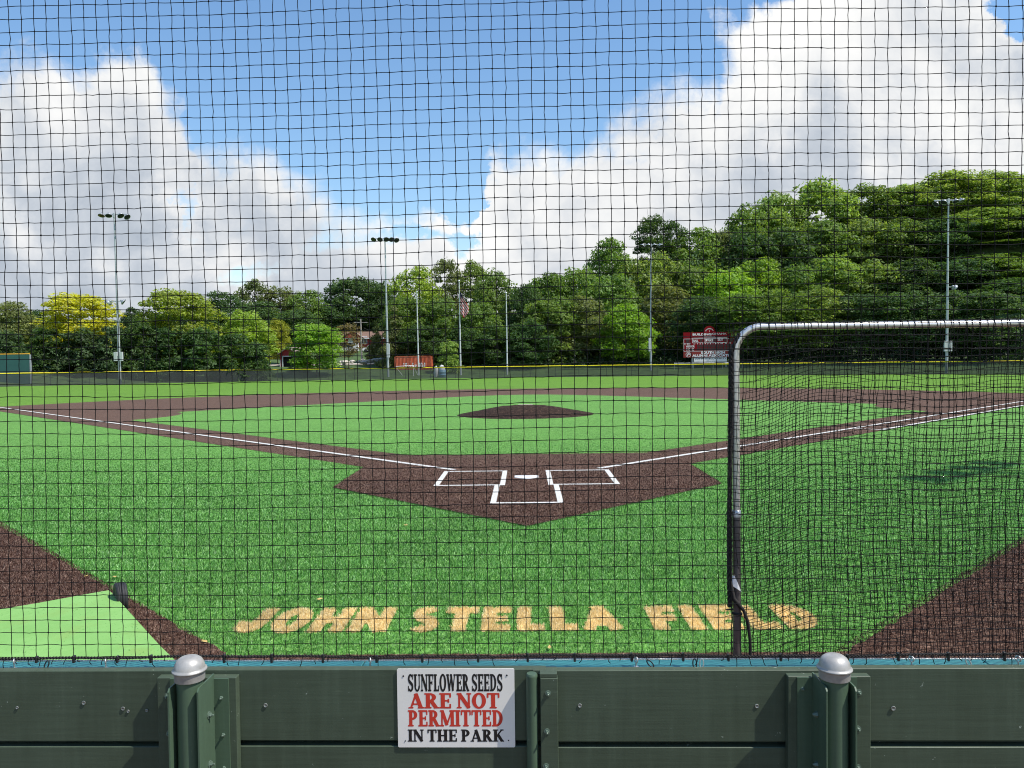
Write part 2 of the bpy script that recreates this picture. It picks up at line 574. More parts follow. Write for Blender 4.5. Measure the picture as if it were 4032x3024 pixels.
def m_windscreen():
    m, k, b = principled('windscreen_mesh')
    p = P3(k)
    n = k.noise(p, 0.5, 4, 0.6)
    k.l.new(k.ramp(n, [(0.3, (.036, .039, .040)), (0.7, (.058, .062, .064))]), b.inputs['Base Color'])
    b.inputs['Roughness'].default_value = 0.8
    tr = k.new('ShaderNodeBsdfTransparent')
    mx = k.new('ShaderNodeMixShader')
    mx.inputs[0].default_value = 0.38
    outn = m.node_tree.nodes['Material Output']
    k.l.new(b.outputs[0], mx.inputs[1]); k.l.new(tr.outputs[0], mx.inputs[2])
    k.l.new(mx.outputs[0], outn.inputs[0])
    return m


M['windscreen'] = m_windscreen()


def m_leaf():
    """Foliage: each leaf clump has its own tone; the hue is the object's colour."""
    m = bpy.data.materials.new('foliage')
    m.use_nodes = True
    k = NT(m.node_tree)
    k.n.clear()
    out = k.new('ShaderNodeOutputMaterial')
    oi = k.new('ShaderNodeObjectInfo')
    g = k.new('ShaderNodeNewGeometry')
    rv = g.outputs['Random Per Island']
    hs = k.new('ShaderNodeHueSaturation')
    k.l.new(oi.outputs['Color'], hs.inputs['Color'])
    k.put(hs.inputs['Hue'], k.maprange(rv, 0, 1, 0.487, 0.515))
    k.put(hs.inputs['Saturation'], k.maprange(k.math('FRACT', k.math('MULTIPLY', rv, 7.13)), 0, 1, 0.85, 1.1))
    k.put(hs.inputs['Value'], k.maprange(k.math('FRACT', k.math('MULTIPLY', rv, 13.7)), 0, 1, 0.55, 1.45))
    d = k.new('ShaderNodeBsdfPrincipled')
    k.l.new(hs.outputs[0], d.inputs['Base Color'])
    d.inputs['Roughness'].default_value = 0.5
    d.inputs['Specular IOR Level'].default_value = 0.25
    t = k.new('ShaderNodeBsdfTranslucent')
    tm = k.mix(1.0, hs.outputs[0], (1.25, 1.3, 0.55), 'MULTIPLY')
    k.l.new(tm, t.inputs['Color'])
    mx = k.new('ShaderNodeMixShader'); mx.inputs[0].default_value = 0.48
    k.l.new(d.outputs[0], mx.inputs[1]); k.l.new(t.outputs[0], mx.inputs[2])
    k.l.new(mx.outputs[0], out.inputs[0])
    return m


M['leaf'] = m_leaf()

# ------------------------------------------------------------------ terrain
FENCE = [(-110, 28), (-84, 58), (-62, 78.6), (-43, 89.5), (-31, 93.2), (-18, 95.6), (-5, 96.6), (8, 96.2), (18, 95.0), (28, 93.0), (37, 90.2), (45, 87.0), (58, 79.2), (74, 66), (92, 46)]
FX = np.array([q[0] for q in FENCE]); FY = np.array([q[1] for q in FENCE])


def sstep(a, b, t):
    t = np.clip((t - a) / (b - a), 0, 1)
    return t * t * (3 - 2 * t)


def terrain(x, y):
    d = y - np.interp(x, FX, FY)
    g = 1.75 * sstep(1.5, 22, d) - 0.03
    g = g + 4.5 * sstep(20, 75, d)
    g = g + 8 * sstep(-12, 85, x) * sstep(28, 105, d)
    g = g + 15 * sstep(-30, 45, x) * sstep(70, 140, d) + 7 * sstep(70, 130, d)
    return g


def build_ground():
    xs = np.concatenate([np.linspace(-1500, -170, 12), np.arange(-160, 181, 5.0), np.linspace(190, 1500, 12)])
    ys = np.concatenate([np.linspace(-600, -40, 8), np.arange(-30, 260, 4.0), np.linspace(270, 2500, 14)])
    X, Y = np.meshgrid(xs, ys)
    Z = terrain(X, Y)
    v = np.stack([X, Y, Z], -1).reshape(-1, 3)
    nx, ny = len(xs), len(ys)
    i = np.arange(ny - 1)[:, None] * nx + np.arange(nx - 1)[None, :]
    q = np.stack([i, i + 1, i + nx + 1, i + nx], -1).reshape(-1, 4)
    o = mesh_obj('ground', np_mesh('ground', v, q, M['ground'], True))
    tag(o, kind='structure')


build_ground()


def flat(name, pts, z, mat):
    o = MB().poly(pts, z).build(name, mat)
    return tag(o, kind='structure')


FT = 0.3048
RUB = 60.5 * FT


def arc(cx, cy, r, a0, a1, n):
    return [(cx + r * math.cos(math.radians(a0 + (a1 - a0) * i / n)), cy + r * math.sin(math.radians(a0 + (a1 - a0) * i / n))) for i in range(n + 1)]


# foul-ground turf: everything out to the fence
flat('infield_turf', [(-110, 28), (-110, -16), (92, -16), (92, 46)] + [(x, y) for x, y in reversed(FENCE)][1:-1], 0.0, M['infield'])
# outfield
o_ext = 4.5
outer = [(-110, 28)] + [(x, y) for x, y in FENCE[1:-1]] + [(92, 46)]
flat('outfield_turf', [(-31, 29.6)] + [(-60, 58), (-84, 57.9)] + [(x, y - 0.02) for x, y in FENCE[2:-2]] + [(74, 66), (60, 58), (31, 29.6), (0, 34)], 0.004, M['outfield'])
# base paths and skin
R_SK = 31.2
e0 = 1.33
skin = [(0, -0.3), (3.3, 2.0)]
aR = []
for i in range(41):
    t = -16 + (212 * i / 40)
    aR.append((R_SK * math.cos(math.radians(t)), RUB + R_SK * math.sin(math.radians(t))))
aR = [q for q in aR if q[1] > abs(q[0]) - e0]
x1 = 31.0
flat('infield_skin', [(0, -e0 + .02), (aR[0][1] + e0 - 0.2, aR[0][1] - 0.2)] + aR + [(-(aR[-1][1] + e0 - 0.2), aR[-1][1] - 0.2)], 0.008, M['skin'])
# infield grass with the cut-outs round the bases
B1 = (90 * FT * math.sqrt(.5), 90 * FT * math.sqrt(.5))
cut = arc(B1[0], B1[1], 4.35, 212, 138, 12)
gr = [(2.75, 4.03)] + cut
gr += [(6.6, 32.7), (4.6, 34.8), (3.1, 36.2), (1.5, 37.2), (0.0, 37.5), (-1.5, 37.2), (-3.1, 36.2), (-4.6, 34.8), (-6.6, 32.7)]
gr += [(-x, y) for x, y in reversed(cut)] + [(-2.75, 4.03), (-1.5, 3.98), (0, 3.96), (1.5, 3.98)]
flat('infield_grass', gr, 0.012, M['infield'])
flat('home_plate_area', [(0, -4.02), (3.32, -0.66), (3.32, 2.0), (2.72, 4.0), (1.5, 3.95), (0, 3.93), (-1.5, 3.95), (-2.72, 4.0), (-3.32, 2.0), (-3.32, -0.66)], 0.016, M['skin'])

# warning track along the backstop, ragged turf edge
rr = random.Random(3)


def ragged(p0, p1, n=60, a=0.018):
    return [(p0[0] + (p1[0] - p0[0]) * i / n + rr.uniform(-a, a), p0[1] + (p1[1] - p0[1]) * i / n + rr.uniform(-a, a)) for i in range(n + 1)]


wt = [(-30, 19.2)] + ragged((-12, 1.15), (-2.22, -8.44), 160) + ragged((-2.2, -8.50), (2.3, -8.50), 60, .012) + ragged((2.32, -8.44), (12, 1.25), 160) + [(30, 19.2), (30, -15), (-30, -15)]
flat('warning_track', wt[::-1], 0.020, M['skin'])


# white lines
def stripe(name, a, b, w=0.10, z=0.024):
    a = np.array(a, float); b = np.array(b, float)
    t = (b - a) / np.linalg.norm(b - a); n = np.array([-t[1], t[0]]) * w / 2
    return flat(name, [tuple(a + n), tuple(a - n), tuple(b - n), tuple(b + n)], z, M['chalk'])


s = math.sqrt(.5)
stripe('foul_line', (1.42, 1.35), (46, 45.93), 0.135)
stripe('foul_line', (-1.42, 1.35), (-46, 45.93), 0.135)
IN = 0.0254


def box_lines(x0, x1, y0, y1, name, w=0.088, no_top=False):
    m = MB()
    for (a, b, c, d) in ((x0, x1, y0, y0 + w), (x0, x0 + w, y0 + w, y1 - (0 if no_top else w)), (x1 - w, x1, y0 + w, y1 - (0 if no_top else w))):
        m.poly([(a, c), (b, c), (b, d), (a, d)], 0.026)
    if not no_top: m.poly([(x0, y1 - w), (x1, y1 - w), (x1, y1), (x0, y1)], 0.026)
    return tag(m.build(name, M['chalk']), kind='structure')


box_lines(-62.5 * IN, -14.5 * IN, -27.5 * IN, 44.5 * IN, 'batters_box_line')
box_lines(14.5 * IN, 62.5 * IN, -27.5 * IN, 44.5 * IN, 'batters_box_line')
box_lines(-21.5 * IN, 21.5 * IN, -96 * IN, -27.7 * IN, 'catchers_box_line', no_top=True)
# runner's lane
p45 = np.array([45 * FT * s, 45 * FT * s]); nrm = np.array([s, -s])
stripe('running_lane_line', p45 + nrm * 0.05, p45 + nrm * 0.90, 0.10, 0.028)
stripe('running_lane_line', p45 + nrm * 0.92, np.array([90 * FT * s, 90 * FT * s]) + nrm * 0.92 + np.array([2, 2.]), 0.14, 0.032)
# home plate
hp = MB().prism([(0, 0), (.216, .216), (.216, .432), (-.216, .432), (-.216, .216)], 0.018, 0.028).build('home_plate', M['white'])
tag(hp, 'white five sided home plate between the two batter boxes', 'home plate')

# pitcher's mound
mo = empty('pitchers_mound', (0, RUB - 1.5 * FT, 0.012))
mm = MB()
NR, NA = 14, 72
vs = []; fs = []
nz = np.random.default_rng(5)
for i in range(NR + 1):
    rad = 2.76 * i / NR
    for a in range(NA):
        an = 2 * math.pi * a / NA
        h = 0.35 * (1 - float(np.clip((rad - 0.90) / 1.84, 0, 1))) - 0.02 * max(0, 1 - abs(rad - .9) / .35)
        h += 0.006 * nz.normal() if 0 < i < NR else 0
        rj = rad * (1 + 0.006 * nz.normal()) if i == NR else rad
        vs.append((rj * math.cos(an), rj * math.sin(an), h))
for i in range(NR):
    for a in range(NA):
        fs.append((i * NA + a, (i + 1) * NA + a, (i + 1) * NA + (a + 1) % NA, i * NA + (a + 1) % NA))
mm.add(vs, fs, True)
mm.build('dirt_cone', M['mound'], mo)
MB().box(-.305, .305, 1.5 * FT - .02, 1.5 * FT + .13, .33, .366, .004).build('pitching_rubber', M['dusty'], mo)
tag(mo, "round brown pitcher's mound with a white rubber on top", 'mound')


# ------------------------------------------------------------------ lettering made as outlines
def glyphs(serif=True):
    G = {}
    t, th, sr = (0.205, 0.085, 0.075) if serif else (0.27, 0.21, 0.0)

    def srf(x, y, w=0.17):
        if not serif: return []
        yy = y + (sr / 2 if y < 0.5 else -sr / 2)
        return [('L', x - w, yy, x + w, yy, sr)]

    def stem(x, y0=0, y1=1, w=None, b=True, tp=True):
        w = w or t
        o = [('L', x, y0, x, y1, w)]
        if b: o += srf(x, y0, w / 2 + .085)
        if tp: o += srf(x, y1, w / 2 + .085)
        return o
    tb = 0.09 if serif else 0.22      # bar thickness

    def drop(x, y0, y1):
        return [('L', x, y0, x, y1, 0.075)] if serif else []
    G['I'] = (.38, stem(.19))
    G['H'] = (.84, stem(.19) + stem(.65) + [('L', .19, .5, .65, .5, tb)])
    G['N'] = (.80, stem(.13, w=th if serif else t) + stem(.67, w=th if serif else t, b=False) + [('L', .13, .97, .67, .03, t)])
    G['T'] = (.72, stem(.36, tp=False) + [('L', .02, 1 - tb / 2, .70, 1 - tb / 2, tb)] + drop(.055, .70, 1) + drop(.665, .70, 1))
    G['E'] = (.68, stem(.19) + [('L', .19, 1 - tb / 2, .63, 1 - tb / 2, tb), ('L', .19, .5, .5 if serif else .58, .5, tb * .9), ('L', .19, tb / 2, .63, tb / 2, tb)] + drop(.60, .72, 1) + drop(.60, 0, .28) + drop(.50, .38, .62))
    G['F'] = (.64, stem(.19) + [('L', .19, 1 - tb / 2, .61, 1 - tb / 2, tb), ('L', .19, .5, .48 if serif else .55, .5, tb)] + drop(.58, .70, 1) + drop(.48, .38, .62))
    G['L'] = (.64, stem(.19) + [('L', .19, tb / 2, .60, tb / 2, tb)] + drop(.57, 0, .32))
    G['A'] = (.86, [('L', .13, .02, .42, .98, th), ('L', .40, .98, .69, .02, t), ('L', .22, .28, .60, .28, tb * .85)] + srf(.13, 0, .13) + srf(.69, 0, .17))
    G['R'] = (.80, stem(.19) + [('E', .30, .735, .33, .265, t, tb, -90, 90), ('L', .19, 1 - tb / 2, .32, 1 - tb / 2, tb), ('L', .19, .47 + tb / 2, .32, .47 + tb / 2, tb), ('L', .37, .50, .64, .03, t)] + srf(.68, 0, .12))
    G['P'] = (.70, stem(.19) + [('E', .30, .71, .34, .29, t, tb, -90, 90), ('L', .19, 1 - tb / 2, .32, 1 - tb / 2, tb), ('L', .19, .42 + tb / 2, .32, .42 + tb / 2, tb)])
    G['D'] = (.80, stem(.19) + [('E', .28, .5, .46, .5, t, tb, -90, 90), ('L', .19, 1 - tb / 2, .3, 1 - tb / 2, tb), ('L', .19, tb / 2, .3, tb / 2, tb)])
    G['O'] = (.80, [('E', .40, .5, .38, .52, t, tb, -180, 180)])
    G['S'] = (.66, [('E', .32, .735, .29, .28, t * .9, tb, 40, 275), ('E', .33, .265, .30, .285, t * .9, tb, -140, 92), ('L', .16, .60, .48, .40, t * .95)] + drop(.56, .70, 1.0) + drop(.07, .0, .31))
    G['U'] = (.80, stem(.19, .3, 1, b=False) + stem(.65, .3, 1, th if serif else t, b=False) + [('E', .40, .32, .315 if serif else .345, .34, t * .8, tb, 180, 360)])
    G['W'] = (1.10, [('L', .13, .98, .34, .02, t * .95), ('L', .34, .03, .55, .97, th), ('L', .53, .98, .74, .02, t * .95), ('L', .74, .03, .95, .97, th)] + srf(.13, 1, .15) + srf(.95, 1, .12) + srf(.53, 1, .12))
    G['M'] = (1.02, stem(.13, w=th if serif else t) + stem(.86) + [('L', .15, .97, .48, .08, t), ('L', .48, .08, .82, .97, th)])
    G['K'] = (.82, stem(.19) + [('L', .24, .40, .66, .97, th), ('L', .36, .58, .68, .03, t)] + srf(.68, 1, .12) + srf(.70, 0, .13))
    G['J'] = (.66, stem(.46, .3, 1, b=False) + [('E', .30, .31, .29, .31, t, tb, 180, 360)] + ([] if serif else [('L', .145, .30, .145, .42, t)]))
    return G


def sdf(strokes, X, Y):
    D = np.full(X.shape, -9.0)
    for q in strokes:
        if q[0] == 'L':
            _, x0, y0, x1, y1, w = q
            L = math.hypot(x1 - x0, y1 - y0)
            tx, ty = (x1 - x0) / L, (y1 - y0) / L
            a = (X - x0) * tx + (Y - y0) * ty
            bq = np.abs(-(X - x0) * ty + (Y - y0) * tx)
            d = np.minimum(np.minimum(a, L - a), w / 2 - bq)
        else:
            _, cx, cy, rx, ry, wx, wy, a0, a1 = q
            dx, dy = X - cx, Y - cy
            ro = np.sqrt((dx / rx) ** 2 + (dy / ry) ** 2)
            ri = np.sqrt((dx / (rx - wx)) ** 2 + (dy / (ry - wy)) ** 2)
            d = np.minimum((1 - ro) * min(rx, ry), (ri - 1) * min(rx - wx, ry - wy))
            ang = np.degrees(np.arctan2(dy / ry, dx / rx))
            mid, half = (a0 + a1) / 2, (a1 - a0) / 2
            da = (ang - mid + 180) % 360 - 180
            if half < 179: d = np.minimum(d, (half - np.abs(da)) * math.pi / 180 * 0.3)
        D = np.maximum(D, d)
    return D


def outline_faces(D, xs, ys):
    """Marching squares: filled cells clipped at D = 0."""
    vs = []; fs = []
    ny, nx = D.shape
    for j in range(ny - 1):
        for i in range(nx - 1):
            c = [(i, j), (i + 1, j), (i + 1, j + 1), (i, j + 1)]
            d = [D[b, a] for a, b in c]
            if max(d) <= 0: continue
            poly = []
            for k in range(4):
                (a, b), (a2, b2) = c[k], c[(k + 1) % 4]
                d0, d1 = d[k], d[(k + 1) % 4]
                if d0 > 0: poly.append((xs[a], ys[b]))
                if (d0 > 0) != (d1 > 0):
                    tt = d0 / (d0 - d1)
                    poly.append((xs[a] + (xs[a2] - xs[a]) * tt, ys[b] + (ys[b2] - ys[b]) * tt))
            if len(poly) >= 3:
                n0 = len(vs); vs += poly; fs.append(tuple(range(n0, n0 + len(poly))))
    return vs, fs


def write(text, G, x0, x1, y0, y1, place, res=26, grow=0.0, rough=0.0, gap=0.07, seed=1, space=0.34):
    """Fits one line of lettering in a box; place(x, y) -> 3D point."""
    adv = []; tot = 0
    for ch in text:
        w = space if ch == ' ' else G[ch][0]
        adv.append((ch, tot, w)); tot += w + (0 if ch == ' ' else gap)
    tot -= gap
    sx = (x1 - x0) / tot; sy = (y1 - y0)
    m = MB()
    rg = np.random.default_rng(seed)
    for ch, off, w in adv:
        if ch == ' ': continue
        xs = np.linspace(-.06, w + .06, int(res * max(.5, w)) + 4); ys = np.linspace(-.06, 1.06, res)
        X, Y = np.meshgrid(xs, ys)
        D = sdf(G[ch][1], X, Y) + grow
        if rough: D = D + rg.normal(0, rough, D.shape)
        vs, fs = outline_faces(D, xs, ys)
        m.add([place(x0 + (off + a) * sx, y0 + b * sy) for a, b in vs], fs)
    return m


GS = glyphs(True); GB = glyphs(False)
fl = empty('turf_lettering', (0, -7.97, 0))
for (txt, xa, xb) in (('JOHN', -2.37, -1.13), ('STELLA', -0.97, 0.76), ('FIELD', 0.97, 2.35)):
    write(txt, GB, xa, xb, 0.0, 0.575, lambda x, y: (x, y, 0.004), 30, 0.004, 0.012, 0.06, 4).build('word', M['tan_turf'], fl)
tag(fl, 'tan block letters reading JOHN STELLA FIELD set into the green turf', 'lettering')

# ------------------------------------------------------------------ standing fibres of the nearer turf
def m_fibre(name, cols):
    m = bpy.data.materials.new(name)
    m.use_nodes = True
    k = NT(m.node_tree)
    k.n.clear()
    out = k.new('ShaderNodeOutputMaterial')
    g = k.new('ShaderNodeNewGeometry')
    c = k.ramp(g.outputs['Random Per Island'], [(0.0, cols[0]), (0.35, cols[1]), (0.72, cols[2]), (1.0, cols[3])])
    pn = k.math('ADD', k.math('MULTIPLY', k.noise(g.outputs['Position'], 0.55, 4, .6), .55), k.math('MULTIPLY', k.noise(g.outputs['Position'], 3.2, 3, .6), .45))
    hv = k.new('ShaderNodeHueSaturation'); k.l.new(c, hv.inputs['Color']); k.put(hv.inputs['Value'], k.maprange(pn, .36, .64, .74, 1.2))
    c = hv.outputs[0]
    d = k.new('ShaderNodeBsdfPrincipled')
    k.l.new(c, d.inputs['Base Color'])
    d.inputs['Roughness'].default_value = 0.45
    d.inputs['Specular IOR Level'].default_value = 0.35
    t = k.new('ShaderNodeBsdfTranslucent'); k.l.new(c, t.inputs['Color'])
    mx = k.new('ShaderNodeMixShader'); mx.inputs[0].default_value = 0.3
    k.l.new(d.outputs[0], mx.inputs[1]); k.l.new(t.outputs[0], mx.inputs[2])
    k.l.new(mx.outputs[0], out.inputs[0])
    return m


M['green_fibre'] = m_fibre('green_turf_fibre', [(.013, .070, .008), (.052, .190, .025), (.155, .415, .082), (.50, .76, .36)])
M['brown_fibre'] = m_fibre('brown_turf_fibre', [(.022, .008, .005), (.066, .027, .018), (.145, .074, .052), (.42, .29, .22)])
M['tan_fibre'] = m_fibre('tan_turf_fibre', [(.76, .55, .22), (.86, .68, .32), (.90, .76, .42), (.94, .84, .58)])


def blades(P, Lm, Wm, rg, lean=.75):
    """One narrow leaning triangle per fibre."""
    n = len(P)
    an = rg.uniform(0, 2 * math.pi, n)
    side = np.stack([np.cos(an), np.sin(an), np.zeros(n)], -1)
    la = rg.uniform(0, 2 * math.pi, n); lm = rg.uniform(0.1, lean, n)
    tip = np.stack([np.cos(la) * lm, np.sin(la) * lm, np.sqrt(1 - np.minimum(lm, .97) ** 2)], -1)
    L = (Lm * rg.uniform(.55, 1.25, n))[:, None]; Wd = (Wm * rg.uniform(.6, 1.3, n))[:, None]
    v = np.stack([P - side * Wd, P + side * Wd, P + tip * L + side * Wd * .6, P + tip * L - side * Wd * .6], 1).reshape(-1, 3)
    return v


def build_fibres():
    rg = np.random.default_rng(17)
    n = 4000000
    D = np.sqrt(rg.uniform(4.9 ** 2, 30.0 ** 2, n))
    keep = rg.uniform(0, 1, n) < np.minimum(1, (7.6 / D) ** 2.0) * sstep(30, 12, D)
    D = D[keep]; n = len(D)
    x = rg.uniform(-1, 1, n) * (.70 * D + .3); y = CAM[1] + D
    ax = np.abs(x)
    track = (y < -8.50) | ((ax > 2.2) & (y < -8.44 + (ax - 2.22)))
    home = (y > -4.02 + ax) & (ax < 3.32) & (y < 4.0)
    lines = np.zeros(n, bool)
    for (a, b, c, d_) in ((14.5, 62.5, -27.5, 44.5),):
        w = .1
        i_ = (ax > a * IN) & (ax < b * IN) & (y > c * IN) & (y < d_ * IN)
        j_ = (ax > a * IN + w) & (ax < b * IN - w) & (y > c * IN + w) & (y < d_ * IN - w)
        lines |= i_ & ~j_
    i_ = (ax < 21.5 * IN) & (y > -96 * IN) & (y < -27.5 * IN)
    lines |= i_ & ~((ax < 21.5 * IN - .1) & (y > -96 * IN + .1))
    lines |= (ax < .24) & (y > -.03) & (y < .46)
    lines |= (np.abs(ax - y) < .09) & (y > 1.2)
    path = (np.abs(ax - y) < 1.33) & (y > 1.0)
    plat = (x < -2.15) & (y < -7.2) & ((y + 7.3) < -(x + 3.63) * 1.28 + .02) & ((y + 7.3) < (x + 3.63) * .72 + .05)
    inf = (y > 4.0) & (ax < y - 1.3)
    tan = letter_mask(x, y)
    z0 = np.where(inf, .012, 0.0); z0 = np.where(track, .020, z0); z0 = np.where(home, .016, z0); z0 = np.where(path & ~home, .008, z0); z0 = np.where(tan, .004, z0)
    P = np.stack([x, y, z0 - .002], -1)
    brown = (track | home | path) & ~tan
    ok = ~lines & ~plat
    sc = D / 6.6
    Lm = .026 * np.clip(sc, .9, 1.1) * (1 - .55 * sstep(9, 26, D)); Wm = .0022 * np.clip(sc, .85, 2.2)
    for nm, sel, mt, lb in (('green_turf_fibres', ok & ~brown & ~tan, 'green_fibre', 'short green turf fibres standing behind the net'), ('brown_turf_fibres', ok & brown, 'brown_fibre', 'short brown turf fibres of the track and plate area')):
        v = blades(P[sel], Lm[sel] * (.75 if 'brown' in nm else 1), Wm[sel] * (1.15 if 'brown' in nm else 1), rg, .8)
        o = mesh_obj(nm, np_mesh(nm, v, np.arange(len(v)).reshape(-1, 4), M[mt]))
        tag(o, lb, 'turf', kind='stuff')
    sel = tan & ok
    # letters are sewn thicker
    Pt = np.concatenate([P[sel] + np.concatenate([rg.normal(0, .004, (sel.sum(), 2)), np.zeros((sel.sum(), 1))], 1) for _ in range(3)])
    v = blades(Pt, np.tile(Lm[sel], 3) * .95, np.tile(Wm[sel], 3) * 1.3, rg, .85) - np.array([0, -7.97, 0])
    o = mesh_obj('tan_fibres', np_mesh('tan_fibres', v, np.arange(len(v)).reshape(-1, 4), M['tan_fibre']), fl)
    o['kind'] = 'stuff'


def letter_mask(x, y):
    out = np.zeros(len(x), bool)
    for (txt, xa, xb) in LETTER_PTS:
        tot = sum(.34 if c == ' ' else GB[c][0] + .06 for c in txt) - .06
        sx = (xb - xa) / tot
        off = 0
        for c in txt:
            w = GB[c][0]
            gx = (x - xa) / sx - off; gy = (y + 7.97) / .575
            cand = (gx > -.08) & (gx < w + .08) & (gy > -.08) & (gy < 1.08)
            if cand.any():
                out[np.where(cand)[0]] |= sdf(GB[c][1], gx[cand], gy[cand]) > -.014
            off += w + .06
    return out


LETTER_PTS = [('JOHN', -2.37, -1.13), ('STELLA', -0.97, 0.76), ('FIELD', 0.97, 2.35)]
build_fibres()

# ------------------------------------------------------------------ backstop wall, local frame u (right), w (towards field), z
WB = -0.0095
WO = np.array([-0.0552, -11.0699, 0.0])
WE = np.array([math.cos(WB), math.sin(WB), 0]); WN = np.array([-math.sin(WB), math.cos(WB), 0])


def WP(px, py, w=0.0):
    d = ray(px, py)
    t = ((WO - CAM) @ WN + w) / (d @ WN)
    q = CAM + t * d
    return float((q - WO) @ WE), float(q[2])


wall = empty('backstop_wall', tuple(WO), WB)
tag(wall, 'low dark green plank wall with a teal cap along the bottom of the picture', 'wall')
UL, UR = -4.2, 4.2
segs = [(UL, -1.262, 0.0), (-1.258, 0.118, .003), (0.122, 1.212, -.002), (1.216, UR, 0.001)]
rows = [(0.625, 0.908), (0.318, 0.603), (0.02, 0.300)]
rb = random.Random(11)
for (a, b, dz) in segs:
    for (z0, z1) in rows:
        j = rb.uniform(-.0015, .0015)
        MB().box(a, b, j, 0.038 + j, z0 + dz, z1 + dz + j, 0.0025).build('board', M['wall_green'], wall)
for (a, b) in ((UL, -0.62), (-0.616, 1.86), (1.864, UR)):
    MB().box(a, b, 0.0405, 0.128, 0.855, 0.8985, 0.003).build('cap_plank', M['teal'], wall)
# framing behind, carries the cap
MB().box(UL, UR, 0.046, 0.11, 0.05, 0.853).build('backing_board', M['wall_green'], wall)
# battens
b_l0, b_l1 = WP(619, 2700, -.038)[0], WP(930, 2700, -.038)[0]
b_r0, b_r1 = WP(3103, 2700, -.038)[0], WP(3428, 2700, -.038)[0]
for (a, b) in ((b_l0, b_l1), (b_r0, b_r1)):
    MB().box(a, b, -0.0395, -0.0025, 0.02, 0.895, 0.002).build('batten', M['wall_green'], wall)
ma, mb_ = WP(2127, 2700, -.045)[0], WP(2196, 2700, -.045)[0]
MB().box(ma, mb_, -0.046, -0.0025, 0.02, 0.892, 0.002).build('batten', M['wall_green'], wall)
MB().box(ma - .028, ma + .004, -0.006, 0.036, 0.893, 0.9085, .001).box(ma - .001, mb_ - .002, -.044, .03, .8935, .909, .001).build('batten_cap', M['wall_green'], wall)


def bolt_head(m, u, w, z, r=0.010, axis='w'):
    """Washer, nut and stub pointing at the viewer (-w) or sideways (+u)."""
    R = np.array([[1, 0, 0], [0, 0, -1], [0, 1, 0]], float) if axis == 'w' else np.array([[0, 0, 1], [1, 0, 0], [0, 1, 0]], float)
    m.lathe([(r * 1.25, 0), (r * 1.25, .0022), (r * .95, .0023)], (u, w, z), 16, R=R, smooth=False)
    m.lathe([(r * .78, .0023), (r * .78, .009), (r * .6, .0105)], (u, w, z), 6, R=R, smooth=False)
    m.lathe([(r * .38, .0105), (r * .38, .018), (r * .25, .0195)], (u, w, z), 8, R=R, smooth=False)


def screw_head(m, u, w, z, r=0.0075):
    R = np.array([[1, 0, 0], [0, 0, -1], [0, 1, 0]], float)
    m.lathe([(r, 0), (r, .0015), (r * .8, .0025), (r * .55, .0015), (r * .3, .0005)], (u, w, z), 14, R=R, smooth=False)


for (px, py, r) in ((68, 2786, .006), (330, 2767, .008), (485, 2790, .008), (505, 2800, .006), (578, 2797, .006), (1046, 2777, .0085),
                    (2283, 2778, .0085), (2980, 2780, .0085), (3517, 2789, .0095)):
    u, z = WP(px, py, -.0015)
    m = MB(); screw_head(m, u, -.0018, z, r); m.build('screw', M['screw'], wall)
for (px, py) in ((874, 2745), (882, 2890), (885, 3020), (661, 2740), (668, 2887), (3158, 2709), (3380, 2726), (3377, 2870), (3377, 3022)):
    u, z = WP(px, py, -.0395)
    m = MB(); bolt_head(m, u, -.0397, z, .0105); m.build('bolt', M['bolt'], wall)
for (px, py) in ((2158, 2730), (2154, 2880), (2150, 3017)):
    u, z = WP(px, py, -.046)
    m = MB(); bolt_head(m, u, -.0462, z, .0095); m.build('bolt', M['bolt'], wall)


def eyebolt(px, tall=0.034, r=0.011):
    u = WP(px, 2620, .05)[0]
    m = MB()
    m.tube([(u, .052, .893), (u, .052, .893 + tall - r)], .0032, 8)
    ring = [(u + .4 * r * math.cos(a), .052 - r * math.cos(a) * .9, .893 + tall + r * math.sin(a)) for a in np.linspace(-math.pi / 2, 1.5 * math.pi, 17)]
    m.tube(ring, .0030, 7, caps=False)
    m.lathe([(.010, 0), (.010, .0015)], (u, .052, .8987), 14, smooth=False)
    return m.build('eyebolt', M['galv'], wall)


for px in (415, 1457, 2505, 3590, 55, 4010): eyebolt(px)


